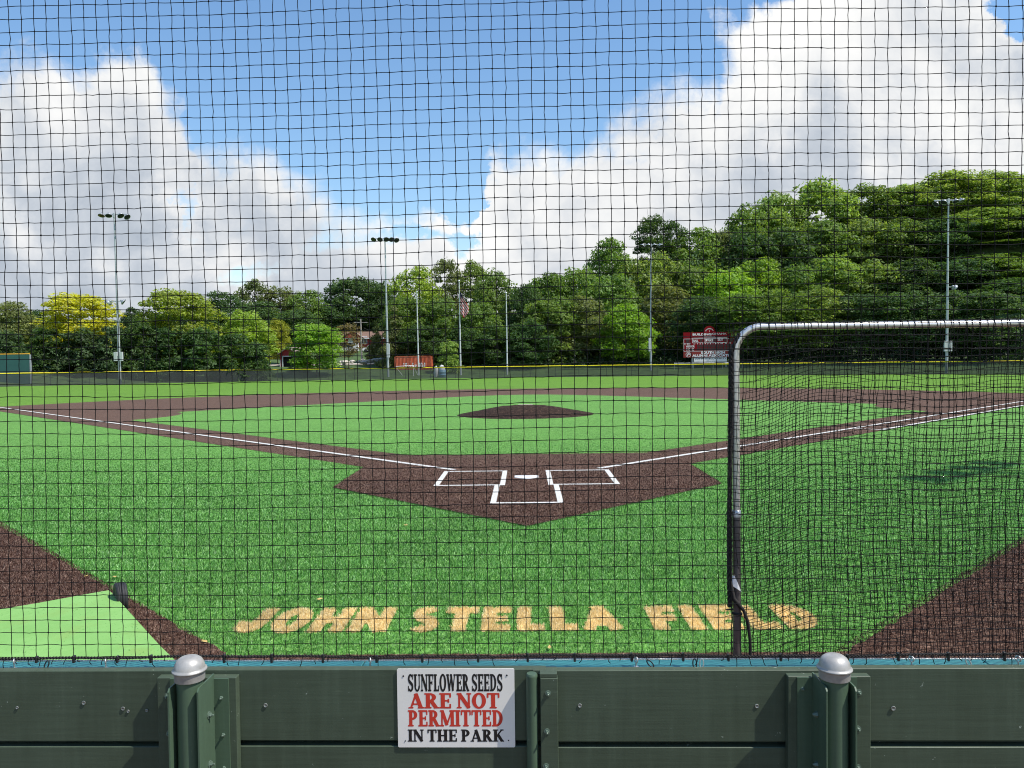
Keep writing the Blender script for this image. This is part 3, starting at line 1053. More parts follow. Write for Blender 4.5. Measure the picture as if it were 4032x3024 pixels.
# steel posts with dome caps, held by two angle brackets each
def steel_post(px_c, fl_left, fl_right, label):
    w0 = -0.130
    u0 = px_c
    t = empty('steel_post', tuple(WO + WE * u0 + WN * w0), WB)
    tag(t, label, 'post', 'capped steel posts on the wall')
    MB().tube([(0, 0, 0.0), (0, 0, 0.940)], 0.0475, 32, smooth=True).build('pipe', M['wall_steel'], t)
    MB().lathe([(.0545, .926), (.0555, .929), (.0552, .956), (.0560, .9585), (.0622, .9595), (.0636, .963), (.0622, .9668), (.0575, .968),
                (.0560, .974), (.0525, .988), (.0445, 1.0015), (.0330, 1.0100), (.018, 1.0150), (.004, 1.0165)], (0, 0, 0), 40).build('dome_cap', M['cap'], t)
    for (uf, side) in ((fl_left, -1), (fl_right, 1)):
        x = uf - u0
        m = MB()
        # flange standing out from the wall, top cut on the slant
        y0, y1 = -0.060, 0.0895
        pr = [(y1, 0.02), (y0, 0.02), (y0, 0.900), (y0 + .012, .912), (y1, 0.912)]
        th = .006
        vs = [(x - th / 2, a, b) for a, b in pr] + [(x + th / 2, a, b) for a, b in pr]
        n = len(pr)
        m.add(vs, [tuple(range(n))[::-1], tuple(range(n, 2 * n))] + [(i, (i + 1) % n, n + (i + 1) % n, n + i) for i in range(n)])
        xa, xb = (x + th / 2, x + .06) if side > 0 else (x - .06, x - th / 2)
        m.box(xa, xb, .0835, .0896, .02, .8938)
        br = m.build('bracket', M['wall_steel'], t)
        for zz in (.775, .585, .40):
            q = MB()
            if side > 0: bolt_head(q, x + th / 2 + .0002, 0.03, zz + .0, .0115, 'u')
            else:
                R = np.array([[0, 0, -1], [1, 0, 0], [0, -1, 0]], float)
                q.lathe([(.0115, 0), (.0115, .0023), (.009, .009), (.004, .018)], (x - th / 2 - .0002, 0.03, zz), 6, R=R, smooth=False)
            q.build('bolt', M['bolt'], br)
    return t


lu = (WP(679, 2663, -.130)[0] + WP(815, 2663, -.130)[0]) / 2
ru = (WP(3216, 2650, -.130)[0] + WP(3356, 2650, -.130)[0]) / 2
steel_post(lu, WP(666, 2800, -.185)[0], WP(781, 2800, -.185)[0], 'green steel post with a domed silver cap left of the white sign')
steel_post(ru, WP(3255, 2800, -.185)[0], WP(3370, 2800, -.185)[0], 'green steel post with a domed silver cap below the batting screen net')

# slim pipe by the middle batten
mu = (WP(2070, 2664, -.05)[0] + WP(2117, 2664, -.05)[0]) / 2
t = MB().tube([(0, 0, 0), (0, 0, .893)], .0225, 24).lathe([(.0225, .8932), (.0225, .8990), (.019, .905)], (0, 0, 0), 24).build('slim_pipe', M['wall_steel'], None, tuple(WO + WE * mu + WN * (-.0265)), WB)
tag(t, 'slim green pipe standing against the wall right of the white sign', 'pipe')

# the sign
s_u0, s_z1 = WP(1563, 2633, -.004); s_u1 = WP(2025, 2633, -.004)[0]; s_z0 = WP(1790, 2942, -.004)[1]
sg = empty('warning_sign', tuple(WO + WE * (s_u0 + s_u1) / 2 + WN * (-.0025) + np.array([0, 0, (s_z0 + s_z1) / 2])), WB)
tag(sg, 'white sign reading sunflower seeds are not permitted in the park on the green wall', 'sign')
hw, hh = (s_u1 - s_u0) / 2, (s_z1 - s_z0) / 2
m = MB()
rc = .006
out = []
for (cx, cz, a0) in ((hw - rc, hh - rc, 0), (-hw + rc, hh - rc, 90), (-hw + rc, -hh + rc, 180), (hw - rc, -hh + rc, 270)):
    out += [(cx + rc * math.cos(math.radians(a0 + 15 * i)), cz + rc * math.sin(math.radians(a0 + 15 * i))) for i in range(7)]
n = len(out)
m.add([(a, -.003, b) for a, b in out] + [(a, 0.0, b) for a, b in out], [tuple(range(n)), tuple(range(n, 2 * n))[::-1]] + [(i, n + i, n + (i + 1) % n, (i + 1) % n) for i in range(n)])
m.build('panel', M['sign_white'], sg)
SX = lambda q: (q - 1596) / 470 * hw           # zoom coordinates of the lettering on the panel
SZ = lambda q: -(q - 577) / 312 * hh
for (txt, xa, xb, ya, yb, mt) in (('SUNFLOWER SEEDS', 1212, 1972, 442, 309, 'ink_black'), ('ARE NOT', 1216, 1946, 578, 459, 'ink_red'),
                                  ('PERMITTED', 1210, 1974, 721, 594, 'ink_red'), ('IN THE PARK', 1206, 1976, 842, 747, 'ink_black')):
    write(txt, GS, SX(xa), SX(xb), SZ(ya), SZ(yb), lambda x, y: (x, -.0036, y), 34, 0.012, 0, 0.03, space=.26).build('lettering', M[mt], sg)
for (a, b, r) in ((1177, 322, .0035), (2006, 318, .0035), (1185, 837, .0024), (2013, 833, .0024)):
    q = MB(); R = np.array([[1, 0, 0], [0, 0, -1], [0, 1, 0]], float)
    q.lathe([(r, 0), (r, .0012), (r * .5, .0018)], (SX(a), -.0032, SZ(b)), 12, R=R, smooth=False)
    q.build('screw', M['black'], sg)


# ------------------------------------------------------------------ netting
def net_mesh(name, nu, nz, pu, pz, rad, mat, posfn, jit=0.0022, mid=0.0013, knot=2.1, seed=1, segs=2):
    rg = np.random.default_rng(seed)
    I, J = np.meshgrid(np.arange(nu), np.arange(nz), indexing='ij')
    N = posfn(I * pu, J * pz) + rg.normal(0, jit, (nu, nz, 3)) * np.array([1, .6, 1])
    V = []; Q = []
    base = 0
    n = 5

    def links(A, B, side):
        nonlocal base
        k = len(A)
        mids = []
        Pts = [A]
        for q in range(1, segs):
            f = q / segs
            Pts.append(A * (1 - f) + B * f + rg.normal(0, mid, A.shape))
        Pts.append(B)
        T = (B - A); T /= np.linalg.norm(T, axis=1, keepdims=True)
        s1 = np.tile(np.array([0, 1.0, 0]), (k, 1))
        s2 = np.cross(T, s1)
        rings = []
        for p in Pts:
            ring = [p + rad * (math.cos(2 * math.pi * a / n) * s1 + math.sin(2 * math.pi * a / n) * s2) for a in range(n)]
            rings.append(np.stack(ring, 1))
        vv = np.stack(rings, 1).reshape(k, -1, 3)         # k, (segs+1)*n
        V.append(vv.reshape(-1, 3))
        per = (segs + 1) * n
        loc = []
        for q in range(segs):
            for a in range(n):
                loc.append((q * n + a, q * n + (a + 1) % n, (q + 1) * n + (a + 1) % n, (q + 1) * n + a))
        loc = np.array(loc)
        Q.append((base + (np.arange(k) * per)[:, None, None] + loc[None]).reshape(-1, 4))
        base += k * per

    links(N[:-1, :].reshape(-1, 3), N[1:, :].reshape(-1, 3), 0)
    links(N[:, :-1].reshape(-1, 3), N[:, 1:].reshape(-1, 3), 1)
    # knots
    o = np.array([(1, 0, 0), (0, 0, 1), (-1, 0, 0), (0, 0, -1), (0, 1, 0), (0, -1, 0)], float) * rad * knot * np.array([1.15, .9, 1])
    C = N.reshape(-1, 3)
    kv = (C[:, None, :] + o[None] * (1 + rg.normal(0, .15, (len(C), 1, 1)))).reshape(-1, 3)
    tri = np.array([(0, 1, 5, 5), (1, 2, 5, 5), (2, 3, 5, 5), (3, 0, 5, 5), (1, 0, 4, 4), (2, 1, 4, 4), (3, 2, 4, 4), (0, 3, 4, 4)])
    me = bpy.data.meshes.new(name)
    verts = np.concatenate(V + [kv])
    quads = np.concatenate(Q)
    kt = (base + (np.arange(len(C)) * 6)[:, None, None] + tri[None, :, :3]).reshape(-1, 3)
    nq, nt = len(quads), len(kt)
    me.vertices.add(len(verts)); me.loops.add(nq * 4 + nt * 3); me.polygons.add(nq + nt)
    me.vertices.foreach_set('co', verts.astype(np.float32).ravel())
    me.loops.foreach_set('vertex_index', np.concatenate([quads.ravel(), kt.ravel()]).astype(np.int32))
    me.polygons.foreach_set('loop_start', np.concatenate([np.arange(nq) * 4, nq * 4 + np.arange(nt) * 3]).astype(np.int32))
    me.polygons.foreach_set('use_smooth', np.ones(nq + nt, bool))
    me.materials.append(mat)
    me.update(calc_edges=True)
    return me


net = empty('backstop_net', tuple(WO + WN * 0.052), WB)
tag(net, 'black square mesh backstop net stretched across the whole view above the green wall', 'net')
NU0 = -3.3; PU = 0.0506; NZ0 = 0.9445; PZ = 0.0500


def net_pos(a, b):
    u = NU0 + a; z = NZ0 + b
    # a little slack: the meshes sag and drift as they do in a hung net
    du = 0.004 * np.sin(z * 1.1 + u * .6) + 0.001 * np.sin(u * 2.3 + z * 2.9)
    dz = 0.005 * np.sin(u * 1.9 + 0.5) * sstep(0.95, 1.6, z) + 0.002 * np.sin(u * 5.1 + z * 3.0) * sstep(0.95, 1.3, z) + 0.006 * np.cos(u * .9) * sstep(1, 3, z)
    dw = 0.02 * np.sin(u * .8 + z * 1.1) * sstep(0.95, 1.8, z)
    return np.stack([u + du, dw, z + dz], -1)


mesh_obj('netting', net_mesh('netting', 131, 74, PU, PZ, 0.00148, M['net'], net_pos, jit=0.0009, mid=0.0009, knot=2.6, seed=4), net)


def twisted(m, u0, u1, w, zf, r, strands, pitch, n=5, step=0.006):
    N = int((u1 - u0) / step)
    for sidx in range(strands):
        pts = []
        for i in range(N + 1):
            u = u0 + (u1 - u0) * i / N
            an = 2 * math.pi * (u / pitch + sidx / strands)
            pts.append((u, w + r * .55 * math.cos(an), zf(u) + r * .55 * math.sin(an)))
        m.tube(pts, r * .55, n, caps=False)
    return m


zh = lambda u: 0.9425 + 0.0035 * math.sin(u * 4.1) + 0.002 * math.sin(u * 13)
zc = lambda u: 0.9285 + 0.0015 * math.sin(u * 2.2)
m = MB(); twisted(m, -3.3, 3.3, 0, zh, .0060, 2, .026); m.build('hem_rope', M['rope'], net)
# loose twine ends hanging over the cable
m = MB(); rt = random.Random(9)
u = -3.28
while u < 3.28:
    L = rt.uniform(.014, .040); cu = rt.uniform(-.012, .012)
    z1 = zh(u)
    pts = [(u, -.004, z1), (u + cu * .15, -.011, z1 - .010), (u + cu * .3, -.015, z1 - L * .6), (u + cu, -.013 + rt.uniform(-.008, .01), max(.9015, z1 - L))]
    m.tube(pts, .0016, 5)
    u += PU * rt.choice((1, 1, 1, 1, 2))
m.build('twine_end', M['net'], net)['kind'] = 'stuff'
for px in (144, 291, 462, 594, 883, 1070, 1272, 1483, 1663, 1883, 2078, 2263, 2487, 2690, 2868, 3074, 3337, 3537, 3734, 3955):
    u = WP(px, 2600, .05)[0]
    MB().box(u - .0045, u + .0045, -.0085, .0075, zc(u) - .008, zh(u) + .009, .0015).box(u - .0015, u + .0030, -.011, -.0087, zh(u) - .001, zh(u) + .012, .0006).build('cable_clip', M['black'], net)
cab = MB(); twisted(cab, -4.0, 4.0, 0, zc, .0034, 3, .030)
co = cab.build('steel_cable', M['cable'], None, tuple(WO + WN * .052), WB)
tag(co, 'twisted silver steel cable running through eyebolts above the teal cap', 'cable')


def carabiner(px, col, tilt, label, size=.018, blue=False):
    u = WP(px, 2615, .045)[0]
    t = empty('snap_hook', tuple(WO + WE * u + WN * .046 + np.array([0, 0, .915])), WB)
    tag(t, label, 'snap hook', 'hooks along the cable')
    m = MB()
    pts = []
    for a in np.linspace(0, 2 * math.pi, 21):
        x = .0075 * math.cos(a); z = size * math.sin(a)
        pts.append((x * math.cos(tilt) - z * math.sin(tilt), -.004 + .002 * math.sin(a), x * math.sin(tilt) + z * math.cos(tilt)))
    m.tube(pts, .0026, 7, caps=False)
    m.build('ring', M[col], t)
    q = MB(); ex, ez = size * math.sin(tilt), -size * math.cos(tilt)
    q.tube([(ex - .004, -.008, ez), (ex + .012, -.010, ez - .004)], .0035, 8)
    q.build('gate', M['flag_blue'] if blue else M[col], t)
    return t


carabiner(185, 'black', -.35, 'black snap hook on the cable left of the domed post, nearest the left edge')
carabiner(2560, 'black', .75, 'black snap hook lying aslant by an eyebolt right of the sign')
carabiner(2735, 'black', .05, 'upright black snap hook of the pair above the wall left of the batting screen')
carabiner(2762, 'galv', -.05, 'silver snap hook of the pair above the wall left of the batting screen')
carabiner(3812, 'galv', .45, 'silver and blue snap hook at the far right of the cable', blue=True)

# ------------------------------------------------------------------ batting screen (tube frame with doubled net)
SD = 5.05
pL = at(2899, 1900, SD)
SXL = float(pL[0]); SY = float(pL[1]) - 0.0
STOP = float(at(3400, 1283, SD)[2])
sc = empty('batting_screen', (SXL, SY, 0.024), math.radians(-0.6))
tag(sc, 'silver tube framed batting screen with black doubled net at the right', 'batting screen')
SW = 2.13
cr = 0.16
top = STOP - .024
fr = [(0, 0, 0.35), (0, 0, top - cr)]
fr += [(cr - cr * math.cos(a), 0, top - cr + cr * math.sin(a)) for a in np.linspace(0, math.pi / 2, 9)[1:]]
n_left = len(fr)
MB().tube([(0, 0, .03), (0, 0, 1.12)], .0258, 20).build('lower_leg', M['dark_tube'], sc)
MB().tube([(SW, 0, .03), (SW, 0, 1.12)], .0258, 20).build('lower_leg', M['dark_tube'], sc)
fr2 = [(0, 0, 1.10), (0, 0, top - cr)] + fr[2:] + [(SW - cr + cr * math.sin(a), 0, top - cr + cr * math.cos(a)) for a in np.linspace(0, math.pi / 2, 9)] + [(SW, 0, 1.10)]
MB().tube(fr2, .0235, 24).build('upper_frame', M['tube'], sc)
for x in (0, SW): MB().lathe([(.029, 1.085), (.029, 1.125), (.026, 1.128)], (x, 0, 0), 20).build('collar', M['galv'], sc)
MB().tube([(0, 0, .06), (SW, 0, .06)], .0235, 16).build('cross_bar', M['dark_tube'], sc)
for x in (0, SW):
    MB().tube([(x, -.9, .03), (x, .28, .03)], .0258, 14).build('foot', M['dark_tube'], sc)


def scr(yoff, ph, dens):
    def f(a, b):
        x = -0.045 + a * 1.0
        z = top + .028 - b
        # the net hangs from the top tube and bags in waves
        zz = z - 0.020 * np.sin(x * 5.2 + ph) * sstep(0.0, .5, b) - 0.02 * np.sin(x * 11 + ph * 2) * sstep(0, .7, b) * .6
        slope = 0.13 * sstep(0.55, 0.0, x) * sstep(0.03, .35, b)
        xx = x + 0.018 * np.sin(z * 3.1 + ph) + .008 * np.sin(z * 9 + ph + x * 3)
        yy = yoff * (0.35 + .65 * sstep(0, .4, b)) + 0.03 * np.sin(x * 3.3 + z * 2.2 + ph) * sstep(0, .6, b)
        return np.stack([xx, yy, zz - slope], -1)
    return f


mesh_obj('front_net', net_mesh('front_net', 51, 54, .0440, .0440, .0017, M['net_brown'], scr(-.045, .4, 1), .0014, .0013, 2.3, 21), sc)
mesh_obj('rear_net', net_mesh('rear_net', 50, 52, .0452, .0452, .0017, M['net_brown'], scr(.10, 2.1, 1), .0018, .0015, 2.3, 22), sc)
# loops of twine over the top tube
m = MB()
x = .10
rl = random.Random(5)
while x < SW - .1:
    sx = rl.uniform(-.006, .010)
    m = MB()
    m.tube([(x, -.030, top - .045), (x + sx * .4, -.029, top - .012), (x + sx * .6, -.018, top + .022), (x + sx, .004, top + .029), (x + sx, .026, top + .012)], .0021, 5)
    m.build('lacing', M['net_brown'], sc)
    x += .0455 + rl.uniform(-.006, .006)
# gathered net rope down the left leg
m = MB()
for k_ in range(4):
    ph = k_ * 1.7
    pts = []
    for i in range(121):
        z = top - .04 - (top - .55) * i / 120
        bulge = .0
        pts.append((-.040 - .008 * math.sin(z * 2.1) + .009 * math.sin(z * 47 + ph) + (0.02 if z > top - cr else 0) * (z - top + cr) / cr * 4 * .9, -.012 + .010 * math.cos(z * 41 + ph), z))
    m.tube(pts, .0078, 6)
m.build('gathered_edge', M['rope'], sc)
# bunch knot and loose rope low on the leg
m = MB()
zb = float(at(2899, 2400, SD)[2])
m.tube([(-.045, -.02, zb + .16), (-.030, -.032, zb + .05), (.0, -.036, zb + .015), (.036, -.030, zb - .03)], [.012, .015, .014, .010], 8)
m.tube([(.036, -.03, zb - .03), (.06, -.035, zb - .10), (.075, -.030, zb - .22), (.080, -.02, zb - .42)], [.010, .011, .010, .012], 8)
m.tube([(.030, 0, zb - .055), (.02, -.026, zb - .055), (0, -.030, zb - .052), (-.02, -.026, zb - .050), (-.030, 0, zb - .05)], .007, 6)
m.tube([(-.03, -.028, zb - .02), (-.075, -.030, zb - .022)], .006, 6)
m.build('rope_knot', M['rope'], sc)
m = MB()
zt = float(at(2899, 2310, SD)[2])
m.add([(-.034, -.0285, zt + .050), (-.024, -.034, zt + .052), (-.004, -.034, zt + .01), (.022, -.031, zt - .055), (-.004, -.036, zt - .035), (-.036, -.030, zt - .015),
       (-.030, -.020, zt + .050), (.022, -.022, zt - .055), (-.036, -.020, zt - .015)], [(0, 5, 4, 2, 1), (2, 4, 3), (0, 6, 8, 5), (3, 4, 7)], False)
m.build('white_tape', M['tape'], sc)

# ------------------------------------------------------------------ lime platform with a wheel
pf = empty('portable_platform', (-3.63, -7.30, 0.02))
tag(pf, 'lime green platform on a small black wheel at the left of the backstop', 'platform')
o3 = np.array([-3.63, -7.30, 0.02])
def on_plane(px, py, z):
    d = ray(px, py)
    return CAM + d * ((z - CAM[2]) / d[2])


outl = [on_plane(px, py, z) - o3 for px, py, z in ((-330, 2466, .10), (0, 2399, .12), (150, 2374, .13), (281, 2350, .14), (380, 2332, .15), (428, 2324, .152), (440, 2334, .152), (484, 2381, .15), (531, 2432, .145),
                                                  (583, 2491, .135), (631, 2543, .125), (690, 2600, .115), (760, 2680, .10), (300, 2800, .09), (-330, 2760, .09))][::-1]
m = MB()
n = len(outl)
m.add(outl + [q - np.array([0, 0, .07]) for q in outl], [tuple(range(n))[::-1], tuple(range(n, 2 * n))] + [(i, (i + 1) % n, n + (i + 1) % n, n + i) for i in range(n)])
m.build('deck', M['lime'], pf)
# wheel: axle roughly along the platform's far edge
wc = at(474, 2332, 6.76)
wh_loc = np.array([wc[0], wc[1], 0.15]) - o3
ax = np.array([0.81, 0.58, 0]); ax /= np.linalg.norm(ax)
Rw = np.stack([np.array([0, 0, 1.0]), np.cross(ax, np.array([0, 0, 1.0])), ax], 1)
prof = [(.075, -.034), (.098, -.044), (.116, -.043), (.124, -.036), (.127, -.027), (.1275, -.0255), (.1245, -.0235), (.1245, -.0200), (.1285, -.018), (.129, -.006), (.1255, -.0045), (.1255, -.0005), (.129, .001),
        (.1285, .014), (.1245, .016), (.1245, .020), (.127, .022), (.124, .034), (.116, .043), (.098, .044), (.075, .034)]
wl = empty('wheel', tuple(wh_loc)); wl.parent = pf
MB().lathe(prof, (0, 0, 0), 44, R=Rw).build('tyre', M['rubber'], wl)
MB().lathe([(.020, -.040), (.024, -.038), (.026, -.020), (.068, -.022), (.078, -.031), (.078, .031), (.068, .022), (.026, .020), (.024, .038), (.020, .040)], (0, 0, 0), 28, R=Rw).build('rim', M['rim'], wl)

# a few dry leaves lying on the turf
lv = MB()
LEAF_SPOTS = [(450, 2272, .03, 'dry leaf on the turf behind the platform wheel'), (338, 2270, .03, 'dry leaf on the edge of the brown track beside the wheel'),
              (805, 2527, .035, 'dry leaf on the turf edge above the left domed post'), (1260, 2360, .035, 'pale leaf on the turf above the word JOHN'),
              (1598, 2068, .05, 'pale yellow leaf on the turf below the home plate dirt'), (2328, 2394, .032, 'small pinkish leaf on the turf above the last L'),
              (2164, 2550, .032, 'yellow leaf on the turf below the word STELLA')]
for i, (px, py, sz, lb) in enumerate(LEAF_SPOTS):
    d = ray(px, py); tt = (0.025 - CAM[2]) / d[2]; q = CAM + tt * d
    m = MB(); a = i * 1.3
    vs = [(sz * math.cos(a + b) * r, sz * math.sin(a + b) * r, h) for b, r, h in ((0, 1, .012), (.7, .62, .004), (2.2, .6, .009), (3.14, .9, .003), (4.0, .6, .011), (5.5, .6, .002))]
    m.add(vs, [(0, 1, 2, 3), (0, 3, 4, 5)])
    tag(m.build('fallen_leaf', M['leaf_litter'], None, (q[0], q[1], .024)), lb, 'leaf', 'dry leaves lying on the turf')

# ------------------------------------------------------------------ outfield fence
fence = empty('outfield_fence', (0, 96, 0))
tag(fence, 'long low dark mesh outfield fence topped with a yellow tube', 'fence')
FH = 1.56
m = MB(); cap = MB()
fx = np.concatenate([np.linspace(FX[0], FX[-1], 90)])
# smooth plan curve
pts = []
tpar = np.linspace(0, len(FENCE) - 1, 160)
for t_ in tpar:
    i = int(min(max(math.floor(t_), 0), len(FENCE) - 2)); f = t_ - i
    p0 = np.array(FENCE[max(i - 1, 0)]); p1 = np.array(FENCE[i]); p2 = np.array(FENCE[i + 1]); p3 = np.array(FENCE[min(i + 2, len(FENCE) - 1)])
    q = 0.5 * ((2 * p1) + (-p0 + p2) * f + (2 * p0 - 5 * p1 + 4 * p2 - p3) * f * f + (-p0 + 3 * p1 - 3 * p2 + p3) * f ** 3)
    pts.append(q - np.array([0, 96.0]))
rf = random.Random(4)
FHS = [FH + rf.uniform(-.012, .012) for _ in pts]
for i in range(len(pts) - 1):
    a, b = pts[i], pts[i + 1]
    m.add([(a[0], a[1], 0.01), (b[0], b[1], 0.01), (b[0], b[1], FHS[i + 1] - .05), (a[0], a[1], FHS[i] - .05)], [(0, 1, 2, 3)])
m.build('windscreen', M['windscreen'], fence)
cap.tube([(q[0], q[1], FHS[i]) for i, q in enumerate(pts)], .062, 10)
cap.build('yellow_cap', M['yellow'], fence)
acc = 0; last = pts[0]; post_xy = []
for q in pts[1:]:
    seg = np.linalg.norm(q - last); acc += seg; last = q
    if acc > 3.2:
        acc = 0; post_xy.append(q)
for q in post_xy[:100]:
    MB().tube([(q[0], q[1] + .07, -.05), (q[0], q[1] + .07, FH - .02)], .034, 8).build('fence_post', M['dark_tube'], fence)

# green panel beyond the left field fence
x0 = at(-160, 1440, 99); x1 = at(117, 1440, 99)
zt = at(60, 1396, 99)[2]
gp = empty('bullpen_wall', (x0[0], x0[1], 0))
dx, dy = x1[0] - x0[0], x1[1] - x0[1]
L = math.hypot(dx, dy)
gp.rotation_euler = (0, 0, math.atan2(dy, dx))
MB().box(0, L, 0, .12, -.3, zt).build('panel', M['panel_green'], gp)
MB().tube([(0, .06, zt + .05), (L, .06, zt + .05)], .07, 10).build('top_cap', M['yellow_dull'], gp)
MB().box(L + .002, L + .14, -.03, .16, -.3, zt - .02).build('end_post', M['pole'], gp)
tag(gp, 'weathered green panel wall with an orange yellow cap at the far left', 'wall')


# ------------------------------------------------------------------ floodlights
def lamp_head(c, aim, size=.42):
    """Bowl reflector with ballast body; returns (bowl, glass) builders."""
    a = np.array(aim, float); a /= np.linalg.norm(a)
    b = np.cross(a, [0, 0, 1.0]); b /= np.linalg.norm(b)
    R = np.stack([b, np.cross(a, b), a], 1)
    m = MB()
    m.cur = 1
    m.lathe([(.93 * size, .30 * size), (.5 * size, .31 * size), (.02 * size, .32 * size)], c, 16, R=R)
    m.cur = 0
    m.lathe([(.10 * size, -.75 * size), (.24 * size, -.72 * size), (.26 * size, -.35 * size), (.55 * size, -.18 * size), (.88 * size, .10 * size), (1.0 * size, .38 * size), (.96 * size, .38 * size), (.80 * size, .08 * size), (.3 * size, -.14 * size)], c, 16, R=R)
    return m


def floodlight(px_b, py_b, px_t, py_t, depth, heads, lower, boxes, label, aim=(0.1, -.6, -.7)):
    base = at(px_b, py_b, depth); tp = at(px_t, py_t, depth)
    gz = float(terrain(base[0], base[1]))
    t = empty('floodlight_pole', (base[0], base[1], gz - .05))
    H = tp[2] - gz + .05
    lean = (tp[0] - base[0]) * 0.4
    tag(t, label, 'floodlight', 'floodlight poles beyond the outfield fence')
    n = 12
    pts_ = [(lean * i / n, 0, H * i / n) for i in range(n + 1)]
    MB().tube(pts_, [.185 - .105 * i / n for i in range(n + 1)], 14).build('pole', M['pole'], t)
    wid = max(abs(h[0]) for h in heads)
    MB().box(lean - wid - .15, lean + wid + .15, -.06, .06, H - .12, H, .01).box(lean - .12, lean + .12, -.12, .12, H - .5, H + .12, .02).build('cross_arm', M['pole'], t)
    for (dx_, dz_, ax_) in heads:
        lamp_head((lean + dx_, -.28, H - .10 + dz_), (aim[0] + ax_, aim[1], aim[2])).build('lamp', [M['pole_lamp'], M['glass']], t)
    for (dx_, zf) in lower:
        q = MB().box(min(0, dx_) + lean * zf / H, max(0, dx_) + lean * zf / H, -.05, .05, zf - .05, zf + .05)
        q.build('side_arm', M['pole'], t)
        lamp_head((dx_ + lean * zf / H, -.1, zf - .05), (.8 if dx_ > 0 else -.8, .25, -.55), .42).build('lamp', [M['pole_lamp'], M['glass']], t)
    for (dx_, z0, z1, w_) in boxes:
        MB().box(dx_ - w_ / 2, dx_ + w_ / 2, -.42, -.19, z0, z1, .02).build('control_box', M['box_grey'], t)
    return t


M['pole_lamp'] = simple('lamp_housing', (.42, .44, .45), 0.4, 0.5, 0.15, 4)
M['box_grey'] = simple('grey_cabinet', (.55, .57, .57), 0.5, 0.1, 0.08, 3)
f1 = floodlight(472, 1462, 447, 846, 101, [(-1.45, -.02, -.3), (-.55, -.05, -.1), (.95, -.1, .25), (1.75, -.28, .5)], [(-.95, 10.6), (.75, 10.6)], [(-.33, 3.0, 4.15, .42), (.38, 3.0, 4.15, .42)],
                'tall floodlight pole standing among the yellow trees at the left', (0.3, -.35, -.85))
f2 = floodlight(1528, 1450, 1512, 940, 116, [(-1.55, -.05, -.3), (-.65, -.05, -.15), (.25, -.05, .1), (1.0, -.08, .2), (1.7, -.2, .4)], [], [(.12, 2.9, 4.9, .45)],
                'floodlight pole with five lamps in a row left of the orange container', (0.1, -.65, -.72))
f3 = floodlight(2563, 1440, 2566, 965, 119, [(-1.3, -.05, -.5), (-.4, -.02, -.1), (.5, -.02, .1), (1.4, -.05, .5)], [], [(-.15, 2.9, 4.9, .45)],
                'floodlight pole in front of the wooded hill left of the scoreboard', (-.05, -.35, -.85))
f4 = floodlight(3727, 1430, 3735, 790, 100, [(-1.65, -.42, -.6), (-.7, -.18, -.2), (.75, -.08, .3), (1.45, -.02, .6)], [(.75, 10.9)], [(-.28, 2.8, 4.1, .4), (.30, 2.8, 4.1, .4)],
                'floodlight pole rising behind the batting screen at the right', (-.3, -.3, -.85))


# first-base side floodlight, standing out of view: its lamp bank shades the turf at the right
tf = empty('floodlight_pole', (20.9, -3.8, 0), math.radians(40))
tag(tf, 'floodlight pole in foul ground on the first base side, out of view', 'floodlight', 'floodlight poles beyond the outfield fence')
MB().tube([(0, 0, 2.0 * i) for i in range(11)], [.19 - .010 * i for i in range(11)], 14).build('pole', M['pole'], tf)
MB().box(-1.9, 1.9, -.06, .06, 19.9, 20.05).build('cross_arm', M['pole'], tf)
for zz in (20.0,):
    for xx in (-1.5, -.5, .5, 1.5): lamp_head((xx, .3, zz), (0, .85, -.5), .36).build('lamp', [M['pole_lamp'], M['glass']], tf)


# flag poles and the flag
def flagpole(pxb, pxt, pyt, depth, label):
    b = at(pxb, 1440, depth); tp = at(pxt, pyt, depth)
    gz = float(terrain(b[0], b[1])); H = tp[2] - gz
    t = empty('flagpole', (b[0], b[1], gz))
    tag(t, label, 'flagpole', 'flagpoles beyond the centre field fence')
    ln = (tp[0] - b[0]) * .4
    MB().tube([(ln * i / 8, 0, H * i / 8) for i in range(9)], [.125 - .06 * i / 8 for i in range(9)], 12).build('pole', M['flag_pole'], t)
    MB().lathe([(.02, H - .02), (.11, H + .02), (.15, H + .12), (.11, H + .22), (.02, H + .26)], (ln, 0, 0), 12).build('finial', M['white'], t)
    return np.array([b[0] + ln, b[1], gz]), H


M['flag_pole'] = simple('white_pole_paint', (.62, .64, .64), 0.45, 0.2, 0.08, 2)
flagpole(1648, 1638, 1152, 118, 'bare flagpole in front of the orange container, left of the flag')
fp, fH = flagpole(1814, 1806, 1110, 118, 'flagpole carrying the drooping flag')
flagpole(1997, 1993, 1157, 118, 'bare flagpole right of the flag')

ftop = at(1808, 1150, 118); fbot = at(1820, 1250, 118)
fl_h = ftop[2] - fbot[2]
m = MB()
NUf, NVf = 24, 44
fw = 1.30


def flag_edge(t):
    r_ = float(np.interp(t, [0, .08, .2, .4, .62, .8, .92, 1.0], [.10, .18, .34, .68, 1.0, .96, .72, .50]))
    l_ = float(np.interp(t, [0, .8, .9, 1.0], [.02, .02, .14, .44]))
    return l_, r_


